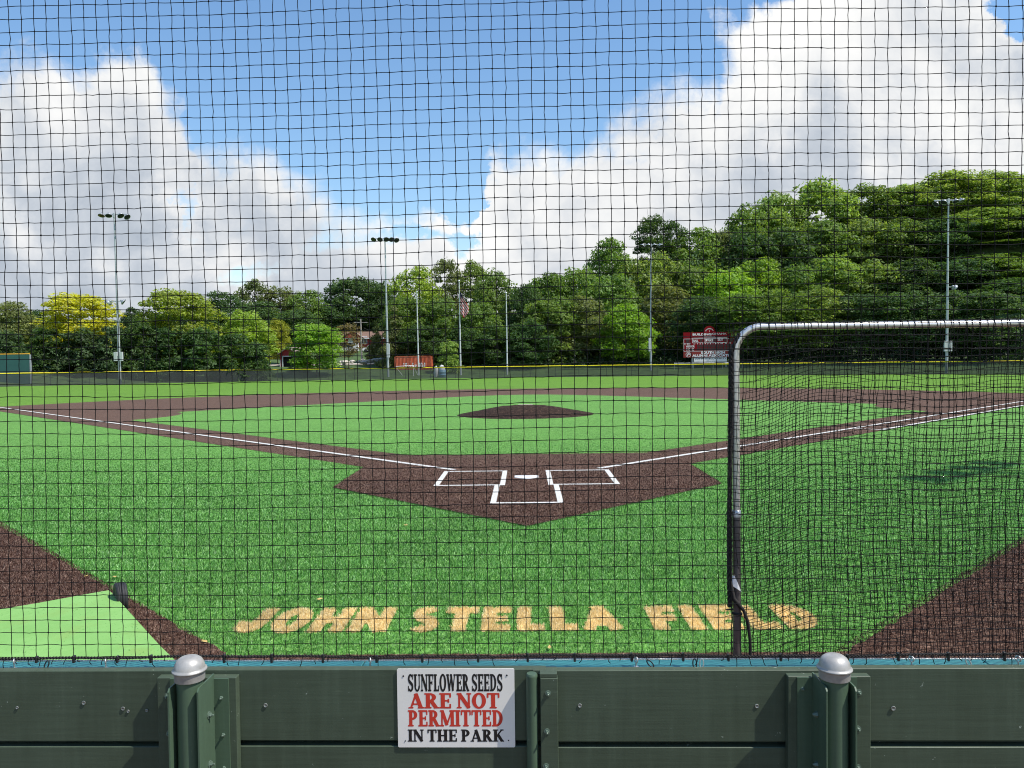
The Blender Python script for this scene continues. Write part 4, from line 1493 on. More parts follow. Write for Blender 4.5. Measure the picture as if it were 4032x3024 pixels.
vs = []
for j in range(NVf + 1):
    t = j / NVf
    l_, r_ = flag_edge(t)
    for i in range(NUf + 1):
        f = i / NUf
        vs.append((fw * (l_ + (r_ - l_) * f), .13 * math.sin(f * 11 + t * 2.0) * (.3 + .7 * t) - .12 * f, -fl_h * t - .10 * math.sin(f * 3.0)))
for j in range(NVf):
    for i in range(NUf):
        a = j * (NUf + 1) + i
        cxy = np.mean([vs[a], vs[a + 1], vs[a + NUf + 2], vs[a + NUf + 1]], axis=0)
        ph = (cxy[0] * 1.5 + cxy[2]) / .50
        canton = j / NVf < .20 + .05 * math.sin(i * .7)
        m.cur = 0 if canton else (1 if (ph % 1.0) < .5 else 2)
        m.add([vs[a], vs[a + 1], vs[a + NUf + 2], vs[a + NUf + 1]], [(0, 1, 2, 3)], True)
fo = m.build('flag', [M['flag_blue'], M['flag_red'], M['flag_white']], None, (fp[0] + .10, fp[1] - .1, ftop[2]))
tag(fo, 'red and white striped flag with a blue canton hanging limp on the middle flagpole', 'flag')

# ------------------------------------------------------------------ scoreboard
SBD = 119.0
c0 = at(2691.5, 1309, SBD); c1 = at(2896, 1305, SBD); cb = at(2691.5, 1408, SBD)
sb = empty('scoreboard', ((c0[0] + c1[0]) / 2, c0[1], 0))
sb.location[2] = float(terrain(sb.location[0], sb.location[1]))
gz = sb.location[2]
tag(sb, 'red baseball scoreboard with a rounded crest beyond the fence', 'scoreboard')
SWd = (c1[0] - c0[0]); z_t = c0[2] - gz + .0; z_b = cb[2] - gz
sb.rotation_euler = (0, 0, math.radians(-2))
ZX = lambda q: (q - 338) / (1092 - 338) * SWd - SWd / 2
ZZ = lambda q: z_t - (q - 250) / (620 - 250) * (z_t - z_b)
MB().box(-SWd / 2, SWd / 2, 0, .35, ZZ(523), z_t).build('panel', M['red_board'], sb)
MB().box(-SWd / 2, SWd / 2, 0.004, .35, z_b, ZZ(525)).build('sponsor_panel', M['red_pale'], sb)
for xx in (-SWd * .32, SWd * .32):
    MB().box(xx - .12, xx + .12, .36, .62, -.3, z_t - .2).build('leg', M['pole'], sb)
m = MB()
cx = ZX(713); rx = (ZX(800) - ZX(626)) / 2
ob = [(cx + rx * math.cos(a), z_t - .15 + (ZZ(157) - z_t + .15) * math.sin(a)) for a in np.linspace(0, math.pi, 25)]
n = len(ob)
m.add([(a, .02, b) for a, b in ob] + [(a, .30, b) for a, b in ob], [tuple(range(n))[::-1], tuple(range(n, 2 * n))] + [(i, (i + 1) % n, n + (i + 1) % n, n + i) for i in range(n)])
m.build('crest', M['red_board'], sb)


def lines(m, x0, x1, z0, z1, w):
    for q in ((x0, x1, z1 - w, z1), (x0, x1, z0, z0 + w), (x0, x0 + w, z0 + w, z1 - w), (x1 - w, x1, z0 + w, z1 - w)):
        m.add([(q[0], -.008, q[2]), (q[1], -.008, q[2]), (q[1], -.008, q[3]), (q[0], -.008, q[3])], [(0, 1, 2, 3)])


m = MB()
lines(m, ZX(341), ZX(1088), ZZ(530), ZZ(344), .055)
lines(m, ZX(467), ZX(967), ZZ(408), ZZ(332), .055)
for q in ((480, 508),): m.add([(ZX(480), -.008, ZZ(425)), (ZX(508), -.008, ZZ(425)), (ZX(508), -.008, ZZ(419)), (ZX(480), -.008, ZZ(419))], [(0, 1, 2, 3)])
m.build('border_line', M['white'], sb)
cells = [(372, 425, 352, 402), (578, 610, 348, 392), (770, 802, 348, 392), (918, 950, 348, 392), (1003, 1045, 345, 395)]
for i in range(10): cells += [(536 + 38 * i, 568 + 38 * i, 432, 470), (536 + 38 * i, 568 + 38 * i, 476, 515)]
for x_ in (922, 962, 1002, 1042): cells += [(x_, x_ + 32, 428, 466), (x_, x_ + 32, 472, 511)]
for (a, b, c, d) in cells:
    MB().box(ZX(a), ZX(b), -.012, -.001, ZZ(d), ZZ(c)).build('digit_window', M['digit'], sb)


def font_text(txt, x0, x1, z0, z1, mat, parent, y=-.010, bold=0.02, name='lettering', rot=None):
    cu = bpy.data.curves.new('t', 'FONT')
    cu.body = txt
    cu.offset = bold
    cu.resolution_u = 3
    ob = bpy.data.objects.new('t', cu)
    COL.objects.link(ob)
    dg = bpy.context.evaluated_depsgraph_get()
    me = bpy.data.meshes.new_from_object(ob.evaluated_get(dg))
    bpy.data.objects.remove(ob); bpy.data.curves.remove(cu)
    co = np.zeros(len(me.vertices) * 3); me.vertices.foreach_get('co', co); co = co.reshape(-1, 3)
    mn, mx = co.min(0), co.max(0)
    nx = x0 + (co[:, 0] - mn[0]) / (mx[0] - mn[0] + 1e-9) * (x1 - x0)
    nz_ = z0 + (co[:, 1] - mn[1]) / (mx[1] - mn[1] + 1e-9) * (z1 - z0)
    new = np.stack([nx, np.full(len(nx), y), nz_], -1)
    if rot: new = np.array([rot(*q) for q in new])
    me.vertices.foreach_set('co', new.ravel()); me.materials.clear(); me.materials.append(mat); me.update()
    return mesh_obj(name, me, parent)


for (tx, a, b, c, d, bo) in (('BUILDING', 470, 742, 298, 266, .04), ('OMAHA', 752, 955, 290, 262, .0), ('buildingomaha.org', 632, 792, 318, 306, .02), ('BALL', 481, 552, 390, 358, .03), ('STRIKE', 641, 766, 388, 354, .03), ('OUT', 831, 905, 384, 350, .03),
                             ('AT BAT', 347, 438, 430, 408, .02), ('VISITOR', 371, 500, 472, 442, .03), ('HOME', 379, 487, 517, 486, .03),
                             ('1  2  3  4  5  6  7  8  9  10', 538, 900, 428, 405, .02), ('R  H  E', 935, 1075, 424, 402, .02),
                             ('SOUTH HIGH', 590, 935, 571, 532, .045), ('ALUMNI ASSOCIATION', 463, 1080, 613, 575, .045)):
    font_text(tx, ZX(a), ZX(b), ZZ(c), ZZ(d), M['white'], sb, bold=bo)
# arched line on the crest
rr0 = (ZZ(157) - z_t) * .60


def archrot(x, y, z):
    an = math.radians(90) - (x / 1.0) * 1.15
    R_ = rr0 + z
    return (cx + R_ * math.cos(an) * rx / (ZZ(157) - z_t), y, z_t - .12 + R_ * math.sin(an))


font_text('POWERED BY', -1.0, 1.0, 0, .16, M['white'], sb, y=.008, bold=.02, rot=archrot)
MB().add([(cx - .02, .012, z_t + .03), (cx + .03, .012, z_t + .03), (cx + .03, .012, z_t + .26), (cx - .02, .012, z_t + .26)], [(0, 1, 2, 3)]).build('crest_mark', M['white'], sb)
# round emblem
m = MB()
ex, ez, er = ZX(406), ZZ(578), (ZX(443) - ZX(370)) / 2
ring = []
for i in range(28):
    a = 2 * math.pi * i / 28
    ring.append((math.cos(a), math.sin(a)))
vs = [(ex + er * a, -.010, ez + er * b) for a, b in ring] + [(ex + er * .86 * a, -.010, ez + er * .86 * b) for a, b in ring]
m.add(vs, [(i, (i + 1) % 28, 28 + (i + 1) % 28, 28 + i) for i in range(28)])
for (x0_, x1_, z0_, z1_, sl) in ((-.35, -.12, -.6, .55, .1), (-.35, .45, .32, .55, .1), (.25, .5, -.05, .4, .1), (-.35, .45, -.12, .10, .1)):
    m.add([(ex + er * (x0_ + sl * z0_), -.0105 - z1_ * .0004, ez + er * z0_), (ex + er * (x1_ + sl * z0_), -.0105 - z1_ * .0004, ez + er * z0_), (ex + er * (x1_ + sl * z1_), -.0105 - z1_ * .0004, ez + er * z1_), (ex + er * (x0_ + sl * z1_), -.0105 - z1_ * .0004, ez + er * z1_)], [(0, 1, 2, 3)])
m.build('emblem', M['white'], sb)
# white name board below
nb = MB().box(ZX(488), ZX(958), .05, .13, ZZ(685), ZZ(625)).build('name_board', M['white'], sb)
font_text('JOHN STELLA FIELD', ZX(505), ZX(945), ZZ(656), ZZ(630), M['ink_black'], sb, y=.045, bold=.03)
# pale rail standing behind the fence under the scoreboard
ra = at(2655, 1432, 117); rb_ = at(2960, 1428, 117)
rl_ = empty('low_rail', (ra[0], ra[1], ra[2]))
rd = rb_ - ra; rl_.rotation_euler = (0, 0, math.atan2(rd[1], rd[0])); Lr = math.hypot(rd[0], rd[1])
MB().tube([(0, 0, .05), (Lr, 0, .05)], .06, 8).build('rail', M['pole'], rl_)
for i in range(9): MB().tube([(Lr * i / 8, 0, -.9), (Lr * i / 8, 0, .16)], .035, 8).build('rail_post', M['pole'], rl_)
tag(rl_, 'pale metal rail just behind the fence under the scoreboard', 'rail')

# ------------------------------------------------------------------ container and clutter behind centre field
CDp = 124
k0 = at(1556, 1405, CDp); k1 = at(1697, 1400, CDp)
gz = float(terrain(k0[0], k0[1]))
ct = empty('shipping_container', (k0[0], k0[1], gz), math.radians(0.5))
cl = k1[0] - k0[0]; ctop = k0[2] - gz + .1
cbt = 0.0
m = MB()
nr = 26
vs = []; 
for i in range(nr * 4 + 1):
    x = cl * i / (nr * 4); ph = i % 4
    y = 0.0 if ph in (0, 1) else -.055
    vs.append((x, y))
tp_ = len(vs)
m.add([(x, y, .15) for x, y in vs] + [(x, y, ctop - .12) for x, y in vs], [(i, i + 1, tp_ + i + 1, tp_ + i) for i in range(tp_ - 1)])
m.box(0.02, cl - .02, .01, 2.4, .14, ctop - .11)
m.build('corrugated_side', M['container'], ct)
m = MB()
m.box(-.01, cl + .01, -.08, 2.42, ctop - .115, ctop + .0).box(-.01, cl + .01, -.08, 2.42, 0, .135)
for x in (0, cl): m.box(x - .09, x + .09, -.09, 2.43, .136, ctop - .116)
m.build('frame', M['container'], ct)
# worn white lettering: only broken strokes are left of it
m = MB(); rw = random.Random(2)
zl0, zl1 = ctop * .16, ctop * .50
for i, (xa, wd) in enumerate(((.22, .035), (.28, .05), (.355, .03), (.40, .05), (.47, .035), (.53, .06), (.66, .05), (.73, .055), (.80, .045))):
    for (fa, fb) in ((0, .28), (.34, .62), (.68, 1)):
        if rw.random() < .25: continue
        x0_ = cl * (xa + rw.uniform(-.01, .01)); x1_ = x0_ + cl * wd * rw.uniform(.5, 1)
        m.add([(x0_, -.062, zl0 + (zl1 - zl0) * fa), (x1_, -.062, zl0 + (zl1 - zl0) * fa), (x1_, -.062, zl0 + (zl1 - zl0) * fb), (x0_, -.062, zl0 + (zl1 - zl0) * fb)], [(0, 1, 2, 3)])
m.build('worn_lettering', M['bag'], ct)
tag(ct, 'faded orange corrugated shipping container behind the centre field fence', 'container')

# white goal frame in front of it
g0 = at(1557, 1447, 117); g1 = at(1628, 1440, 117)
gz = float(terrain(g0[0], g0[1]))
gf = empty('goal_frame', (g0[0], g0[1], gz))
gw = g1[0] - g0[0]; gh = g0[2] - gz + .15
m = MB()
m.tube([(0, 0, 0), (0, 0, gh), (gw, 0, gh + .12), (gw, 0, 0)], .05, 8); m.build('front_frame', M['white'], gf)
MB().tube([(0, 0, gh), (.9, 1.0, .05)], .04, 8).tube([(gw, 0, gh), (gw + .5, 1.0, .05)], .04, 8).build('stay', M['white'], gf)
tag(gf, 'white tubular goal frame standing in front of the orange container', 'goal frame')
for i, (pa, pb, pyt, lb) in enumerate(((1708, 1726, 1441, 'small white bag heap next to the container, left of the blue barrel'), (1728, 1752, 1437, 'large white bag slumped over the blue barrel behind the fence'))):
    a = at(pa, 1450, 116); b = at(pb, pyt, 116); gz = float(terrain(a[0], a[1]))
    rx_ = (b[0] - a[0]) / 2; h_ = b[2] - gz
    m = MB(); rg = np.random.default_rng(i)
    prof = [(rx_ * .9, 0), (rx_ * 1.05, h_ * .3), (rx_ * 1.0, h_ * .7), (rx_ * .7, h_ * .92), (rx_ * .15, h_)]
    m.lathe(prof, (0, 0, 0), 14)
    m.v = [(x * (1 + rg.normal(0, .06)), y * (1 + rg.normal(0, .06)), z * (1 + rg.normal(0, .02))) for x, y, z in m.v]
    tag(m.build('white_bag', M['bag'], None, ((a[0] + b[0]) / 2, a[1], gz)), lb, 'bag', 'white bags behind the fence')
a = at(1742, 1452, 115); gz = float(terrain(a[0], a[1]))
m = MB().lathe([(.50, 0), (.52, .02), (.50, .35), (.52, .37), (.50, .39), (.50, .72), (.52, .74), (.50, .76), (.50, 1.1), (.46, 1.13)], (0, 0, 0), 20)
tag(m.build('blue_barrel', M['barrel'], None, (a[0], a[1], gz)), 'pale blue barrel behind the fence right of the container', 'barrel')

# ------------------------------------------------------------------ far buildings
# red shed
h0 = at(1102, 1436, 131); gz = float(terrain(h0[0], h0[1]))
sh_ = empty('red_shed', (h0[0], h0[1], gz), math.radians(-8))
wz = at(1102, 1392, 131)[2] - gz; az = at(1132, 1370, 131)[2] - gz; sw = 3.0
m = MB()
dep = 5.0
for (xa, xb) in ((0, .55), (sw - .45, sw)): m.box(xa, xb, 0, .1, 0, wz)
m.add([(0, 0, wz * .80), (.56, 0, wz * .80), (sw - .46, 0, wz * .80), (sw, 0, wz * .80), (sw, 0, wz), (sw / 2, 0, az), (0, 0, wz)], [(0, 1, 2, 3, 4, 5, 6)])
m.box(0, .1, .11, dep, 0, wz).box(sw - .1, sw, .11, dep, 0, wz).box(.11, sw - .11, dep - .1, dep, 0, wz)
m.build('wall', M['barn_red'], sh_)
m = MB()
ov = .3
for sgn in (0, 1):
    xa = -ov if sgn == 0 else sw + ov
    zz = wz - ov * (az - wz) / (sw / 2)
    m.add([(xa, -.3, zz), (sw / 2, -.3, az), (sw / 2, dep + .3, az), (xa, dep + .3, zz), (xa, -.3, zz + .14), (sw / 2, -.3, az + .14), (sw / 2, dep + .3, az + .14), (xa, dep + .3, zz + .14)],
          [(0, 1, 2, 3), (7, 6, 5, 4), (0, 4, 5, 1), (3, 2, 6, 7), (0, 3, 7, 4)])
m.build('roof', M['roof_pale'], sh_)
MB().box(.42, .60, -.05, .0, 0, wz * .82).box(sw - .5, sw - .34, -.05, 0, 0, wz * .82).box(.61, sw - .51, -.05, 0, wz * .72, wz * .82).box(0.0, .10, -.04, 0, 0, wz * .55).build('door_frame', M['white'], sh_)
MB().box(.60, sw - .5, .3, .34, 0, wz * .74).build('doorway_shade_panel', M['interior_shade'], sh_)  # near-black panel stands in for the shade inside the doorway
tag(sh_, 'small red gabled shed with a dark open doorway among the trees', 'shed')

# red house on the rise
h0 = at(1290, 1375, 168)
gz = float(terrain(h0[0] + 5, h0[1] + 3)) - .3
hs_ = empty('red_house', (h0[0], h0[1], gz), math.radians(4))
ez_ = at(1400, 1329, 168)[2] - gz; rz_ = at(1400, 1303, 168)[2] - gz; hw_ = 13.0
MB().box(0, hw_, 0, 7.5, 0, ez_).build('wall', M['barn_red'], hs_)
m = MB()
m.add([(-.5, -.6, ez_ - .1), (hw_ + .5, -.6, ez_ - .1), (hw_ + .5, 3.7, rz_), (-.5, 3.7, rz_), (-.5, 8.1, ez_ - .1), (hw_ + .5, 8.1, ez_ - .1)], [(0, 1, 2, 3), (3, 2, 5, 4), (1, 5, 2), (0, 3, 4)])
rf_ = m.build('roof', M['roof'], hs_)
MB().box(-.5, hw_ + .5, -.66, -.58, ez_ - .30, ez_ - .08).build('eave_board', M['white'], hs_)
# little red gable dormer
dcx = 5.4
m = MB()
m.add([(dcx - 2.2, -.9, ez_ - .05), (dcx + 2.2, -.9, ez_ - .05), (dcx, -.9, ez_ + 1.35)], [(0, 1, 2)])
m.build('gable', M['barn_red'], hs_)
m = MB()
for sx_ in (-1, 1): m.add([(dcx + 2.5 * sx_, -1.1, ez_ - .2), (dcx, -1.1, ez_ + 1.45), (dcx, 3.0, ez_ + 1.45), (dcx + 2.5 * sx_, 3.0, ez_ - .2)], [(0, 1, 2, 3)])
m.build('gable_roof', M['roof_pale'], hs_)
for xw in (2.2, 7.6, 10.4):
    f_ = MB().box(xw - .75, xw + .75, -.07, -.005, 1.0, 2.55).build('window', M['white'], hs_)
    MB().box(xw - .62, xw - .05, -.085, -.072, 1.12, 2.43).box(xw + .05, xw + .62, -.085, -.072, 1.12, 2.43).build('pane', M['glass'], f_)
MB().box(4.3, 5.4, -.06, -.004, 0, 2.2).build('door', M['white'], hs_)
tag(hs_, 'red house with a brown roof half hidden by trees on the rise', 'house')


# parked vehicles in front of the house
def parked(px, py, depth, col, label, L=4.6, H=1.5, cat='car'):
    q = at(px, py, depth); gz = float(terrain(q[0], q[1]))
    t = empty('parked_' + cat, (q[0], q[1], gz), math.radians(3))
    prof = [(-L / 2, .35), (-L / 2, .85), (-L * .30, .95), (-L * .18, H), (L * .26, H), (L * .40, .95), (L / 2, .88), (L / 2, .35)]
    if cat == 'van': prof = [(-L / 2, .35), (-L / 2, 1.0), (-L * .36, 1.1), (-L * .24, H), (L * .48, H), (L / 2, 1.0), (L / 2, .35)]
    n = len(prof); m = MB()
    m.add([(x, -.85, z) for x, z in prof] + [(x, .85, z) for x, z in prof], [tuple(range(n))[::-1], tuple(range(n, 2 * n))] + [(i, (i + 1) % n, n + (i + 1) % n, n + i) for i in range(n)])
    m.build('body', M[col], t)
    z0_ = 1.0
    MB().add([(-L * .26, -.86, z0_), (L * .33, -.86, z0_), (L * .24, -.86, H - .1), (-L * .165, -.86, H - .1)], [(0, 1, 2, 3)]).build('side_window', M['glass'], t)
    R = np.array([[1, 0, 0], [0, 0, -1], [0, 1, 0]], float)
    for xx in (-L * .31, L * .31):
        for yy in (-.80, .98): MB().lathe([(.33, 0), (.33, .2), (.2, .21)], (xx, yy, .33), 18, R=R).build('wheel', M['rubber'], t)
    tag(t, label, cat)


parked(1362, 1382, 158, 'white', 'white van parked in front of the red house, seen through branches', 5.0, 2.0, 'van')
parked(1470, 1372, 160, 'white', 'pale car parked right of the red house', 4.5, 1.45, 'car')

# utility pole
ub = at(1425, 1425, 140); ut = at(1418, 1256, 140); gz = float(terrain(ub[0], ub[1]))
up_ = empty('utility_pole', (ub[0], ub[1], gz))
MB().tube([(0, 0, -.2), ((ut[0] - ub[0]) * .4, 0, ut[2] - gz)], [.17, .11], 10).build('pole', M['utility'], up_)
uz = ut[2] - gz
MB().box(-1.3, 1.1, -.06, .06, uz - .7, uz - .56).build('cross_arm', M['utility'], up_)
m = MB()
m.tube([(-.1, 0, uz - .3), (-6, 2, uz - 1.3), (-14, 5, uz - 1.4)], .03, 4); m.tube([(.4, 0, uz - 1.6), (5, 1, uz - 3.6), (9, 3, uz - 4.2)], .03, 4); m.tube([(-.15, 0, uz - .2), (-1.6, 0, uz - 4.6)], .025, 4)
m.build('wire', M['black'], up_)
tag(up_, 'weathered wooden utility pole in front of the red house', 'utility pole')

# driveway, stone bank
def drape(name, plist, z_off, mat):
    m = MB(); vs = []
    for (a, b) in plist:
        vs.append((a[0], a[1], float(terrain(a[0], a[1])) + z_off)); vs.append((b[0], b[1], float(terrain(b[0], b[1])) + z_off))
    m.add(vs, [(2 * i, 2 * i + 2, 2 * i + 3, 2 * i + 1) for i in range(len(plist) - 1)], True)
    return tag(m.build(name, mat), kind='structure')


px_line = np.linspace(-47, -14, 16)
drape('driveway', [((x, 118.5 + (x + 47) * .16 + 1.5 * math.sin(x * .2)), (x, 122.0 + (x + 47) * .16 + 1.5 * math.sin(x * .2))) for x in px_line], .10, M['concrete'])
rs = random.Random(8)
for i in range(46):
    px_ = 1318 + rs.uniform(0, 205); py_ = 1432 - (px_ - 1318) * .085 + rs.uniform(-7, 5)
    q = at(px_, py_, 134 + rs.uniform(-2, 2)); gz = float(terrain(q[0], q[1]))
    r_ = rs.uniform(.22, .5)
    m = MB(); m.lathe([(r_ * .7, -.1), (r_, r_ * .25), (r_ * .8, r_ * .6), (r_ * .2, r_ * .78)], (0, 0, 0), 7, smooth=False)
    m.v = [(x * rs.uniform(.8, 1.25), y * rs.uniform(.8, 1.2), z * rs.uniform(.85, 1.2)) for x, y, z in m.v]
    tag(m.build('bank_stone', M['stone'], None, (q[0], q[1], max(gz, q[2] - r_ * .5)), rs.uniform(0, 3)), 'pale stone in the rough bank below the red house', 'stone', 'pale stones in the bank')


# ------------------------------------------------------------------ trees
def crown_mesh(name, seed, kind='round', n_clump=95, per=150, leaf=.047):
    rg = np.random.default_rng(seed)
    cs = []
    tries = 0
    while len(cs) < n_clump and tries < 20000:
        tries += 1
        z = rg.uniform(0.02, 2.0)
        h = z / 2
        if kind == 'round': env = math.sqrt(max(0, 1 - ((h - .46) / .56) ** 2))
        elif kind == 'broad': env = min(1.0, (1 - h) * 2.6) ** .55 * (0.62 + .38 * min(1, h * 3))
        elif kind == 'tall': env = (0.35 + .65 * math.sin(math.pi * min(1, h * .92 + .12)) ** .7)
        elif kind == 'cone': env = max(.08, 1.0 - h * .92) * (.75 + .25 * math.sin(h * 26))
        elif kind == 'shrub': env = math.sqrt(max(0, 1 - ((h - .2) / .82) ** 2))
        else: env = math.sqrt(max(0, 1 - ((h - .5) / .55) ** 2))
        an = rg.uniform(0, 2 * math.pi)
        lump = 1 + .20 * math.sin(an * 2 + seed) * math.sin(h * 5 + seed * 2) + .14 * math.sin(an * 5 + seed * 3 + h * 7)
        rad = env * lump * (rg.uniform(.12, 1) ** .42) * .90
        c = np.array([rad * math.cos(an), rad * math.sin(an), z * .95])
        mind = .19 if kind != 'sparse' else .24
        if all(np.linalg.norm((c - q) * np.array([1, 1, .9])) > mind for q, _ in cs):
            cs.append((c, rg.uniform(.19, .33) * (.75 if kind == 'cone' else 1)))
    C = np.array([c for c, _ in cs]); R = np.array([r for _, r in cs])
    k = len(C)
    if kind == 'sparse': per = int(per * .5)
    d = rg.normal(size=(k, per, 3)); d /= np.linalg.norm(d, axis=2, keepdims=True)
    d[..., 2] = np.where(d[..., 2] < -.25, d[..., 2] * .35, d[..., 2])
    rad = rg.uniform(.3, 1.05, (k, per, 1)) ** .6
    pos = C[:, None] + d * rad * R[:, None, None] * np.array([1.12, 1.12, .72])
    # droop of the leaf clusters away from the centre
    pos[..., 2] -= .10 * (rad[..., 0] ** 2) * R[:, None]
    nrm = d * .55 + np.array([0, -.10, .75]) + rg.normal(0, .55, d.shape)
    nrm /= np.linalg.norm(nrm, axis=2, keepdims=True)
    pos = pos.reshape(-1, 3); nrm = nrm.reshape(-1, 3)
    # stray sprigs that break the outline
    n = len(pos)
    ref = rg.normal(size=(n, 3))
    a = np.cross(nrm, ref); a /= np.linalg.norm(a, axis=1, keepdims=True)
    b = np.cross(nrm, a)
    L = leaf * rg.uniform(.55, 1.35, (n, 1)); Wd = L * rg.uniform(.38, .62, (n, 1))
    v = np.stack([pos - a * L, pos + b * Wd - nrm * L * .12, pos + a * L, pos - b * Wd - nrm * L * .12], 1).reshape(-1, 3)
    q = np.arange(4 * n).reshape(-1, 4)
    return np_mesh(name, v, q, M['leaf'])


def trunk_mesh(name, seed, spread=.55):
    """Unit trunk: z 0..1 to the crown, limbs reaching on into it (to 1.9)."""
    rg = random.Random(seed)
    m = MB()
    m.tube([(0, 0, -.06), (.01, 0, .12), (.02 * rg.uniform(-1, 1), .02, .6), (.03 * rg.uniform(-1, 1), 0, 1.0), (.02, .02, 1.5)], [.075, .052, .042, .034, .014], 9)
    for i in range(7):
        a = i * 2.4 + rg.uniform(-.4, .4); z0 = rg.uniform(.6, 1.15); r = spread * rg.uniform(.6, 1)
        m.tube([(0, 0, z0), (r * .45 * math.cos(a), r * .45 * math.sin(a), z0 + .22), (r * math.cos(a), r * math.sin(a), z0 + rg.uniform(.45, .7))], [.024, .017, .006], 6)
    me = bpy.data.meshes.new(name); me.from_pydata(m.v, [], m.f); me.materials.append(M['bark']); me.polygons.foreach_set('use_smooth', m.s); me.update()
    return me


KINDS = {'round': [crown_mesh('crown', 11 + i, 'round') for i in range(3)], 'broad': [crown_mesh('crown', 31 + i, 'broad') for i in range(3)],
         'tall': [crown_mesh('crown', 51 + i, 'tall', 70) for i in range(2)], 'cone': [crown_mesh('crown', 71 + i, 'cone', 110, 80, .05) for i in range(2)],
         'sparse': [crown_mesh('crown', 81, 'sparse', 70, 90, .05)], 'shrub': [crown_mesh('crown', 91 + i, 'shrub', 60, 90, .075) for i in range(2)]}
TRUNKS = [trunk_mesh('trunk', 3 + i) for i in range(4)]
TC = {'yellow': (.50, .50, .035), 'ygreen': (.31, .40, .055), 'olive': (.185, .220, .072), 'bright': (.24, .38, .040), 'mid': (.165, .250, .050),
      'light': (.250, .345, .078), 'dark': (.080, .145, .042), 'blue': (.075, .128, .050), 'russet': (.22, .165, .075), 'gold': (.36, .40, .045)}
tcount = [0]
rtree = random.Random(21)


def tree(name, cat, label, x, ytop, w, D, col, kind='round', ybot=None, group=None, asp=None):
    """x, ytop, w: where the crown stands in the photo (2212 wide); D: its distance."""
    px, py = x * 1.8228, ytop * 1.8228
    tp = at(px, py, D)
    gz = float(terrain(tp[0], tp[1]))
    H = tp[2] - gz
    r = w * 1.8228 / FPX * D / 2
    zb = gz + H * .18 if ybot is None else max(gz - .2, float(at(px, ybot * 1.8228, D)[2]))
    if kind == 'shrub': zb = gz - .3
    zb = max(zb, tp[2] - r * (asp or 3.4))
    hc = tp[2] - zb
    t = empty(name, (tp[0], tp[1], gz))
    tag(t, label, cat, group)
    i = tcount[0]; tcount[0] += 1
    ms = KINDS[kind]
    cr_ = mesh_obj('crown', ms[i % len(ms)], t, (0, 0, zb - gz), rtree.uniform(0, 6.28))
    cr_.scale = (r * 1.02, r * 1.02, hc / 2.02)
    c = TC[col]; j = rtree.uniform(.88, 1.12)
    cr_.color = (c[0] * j * rtree.uniform(.93, 1.07), c[1] * j, c[2] * j, 1)
    if kind != 'shrub':
        th = max(.8, (zb - gz) + hc * .12)
        tr_ = mesh_obj('trunk', TRUNKS[i % 4], t, (0, 0, 0), rtree.uniform(0, 6))
        sx_ = max(r * .8, .9)
        tr_.scale = (sx_ * .75, sx_ * .75, max(th, hc * .35))
    return t


G1 = 'trees along the left field fence'
tree('tree', 'tree', 'dark olive tree at the far left edge above the green panel wall', 22, 650, 125, 122, 'olive', 'round', 800, G1)
tree('tree', 'tree', 'bright yellow tree left of the first floodlight pole', 170, 632, 160, 113, 'yellow', 'round', 755, G1)
tree('tree', 'tree', 'small dark tree top showing left of the yellow tree', 78, 668, 70, 150, 'dark', 'round', 800, G1)
tree('tree', 'tree', 'small dark tree top showing right behind the first floodlight pole', 287, 664, 66, 152, 'dark', 'round', 800, G1)
tree('tree', 'tree', 'large yellow green tree right of the first floodlight pole', 384, 623, 172, 114, 'ygreen', 'round', 780, G1)
tree('tree', 'tree', 'yellowish tree left of the red shed', 530, 670, 122, 117, 'ygreen', 'round', 790, G1)
tree('tree', 'tree', 'small golden tree directly above the red shed', 598, 688, 56, 136, 'gold', 'round', 775, G1)
tree('tree', 'tree', 'dense bright green round tree right of the red shed', 682, 698, 116, 116, 'bright', 'round', 796, G1)
tree('tree', 'tree', 'thin russet tree in front of the red house', 752, 698, 72, 126, 'russet', 'sparse', 770, G1)
tree('pine_tree', 'tree', 'dark pine right of the red house behind the second floodlight pole', 852, 655, 88, 128, 'olive', 'cone', 800, G1)
tree('pine_tree', 'tree', 'small dark pine just right of the red house', 812, 690, 50, 140, 'olive', 'cone', 790, G1)
G2 = 'dark shrubs behind the left field fence'
for (x, yt, w, lb) in ((18, 715, 80, 'dark shrub behind the green panel wall at the far left'), (100, 705, 90, 'dark shrub at the left foot of the yellow tree'), (180, 712, 105, 'dark shrub in the shade under the yellow tree'),
                       (243, 700, 75, 'dark shrub directly behind the first floodlight pole'), (305, 690, 85, 'dark shrub just right of the first floodlight pole'), (368, 702, 100, 'dark shrub under the large yellow green tree'),
                       (440, 706, 100, 'dark shrub under the right side of the large yellow green tree'), (512, 716, 90, 'dark shrub left of the yellowish tree by the shed'), (553, 738, 62, 'dark shrub just left of the red shed')):
    tree('shrub', 'shrub', lb, x, yt, w * 1.05, 109 if x > 60 else 114, 'dark' if x % 3 else 'blue', 'shrub', None, G2)
tree('shrub', 'shrub', 'low pale shrub in front of the shed doorway', 650, 762, 42, 121, 'light', 'shrub', None, G2)
G3 = 'trees behind the red house'
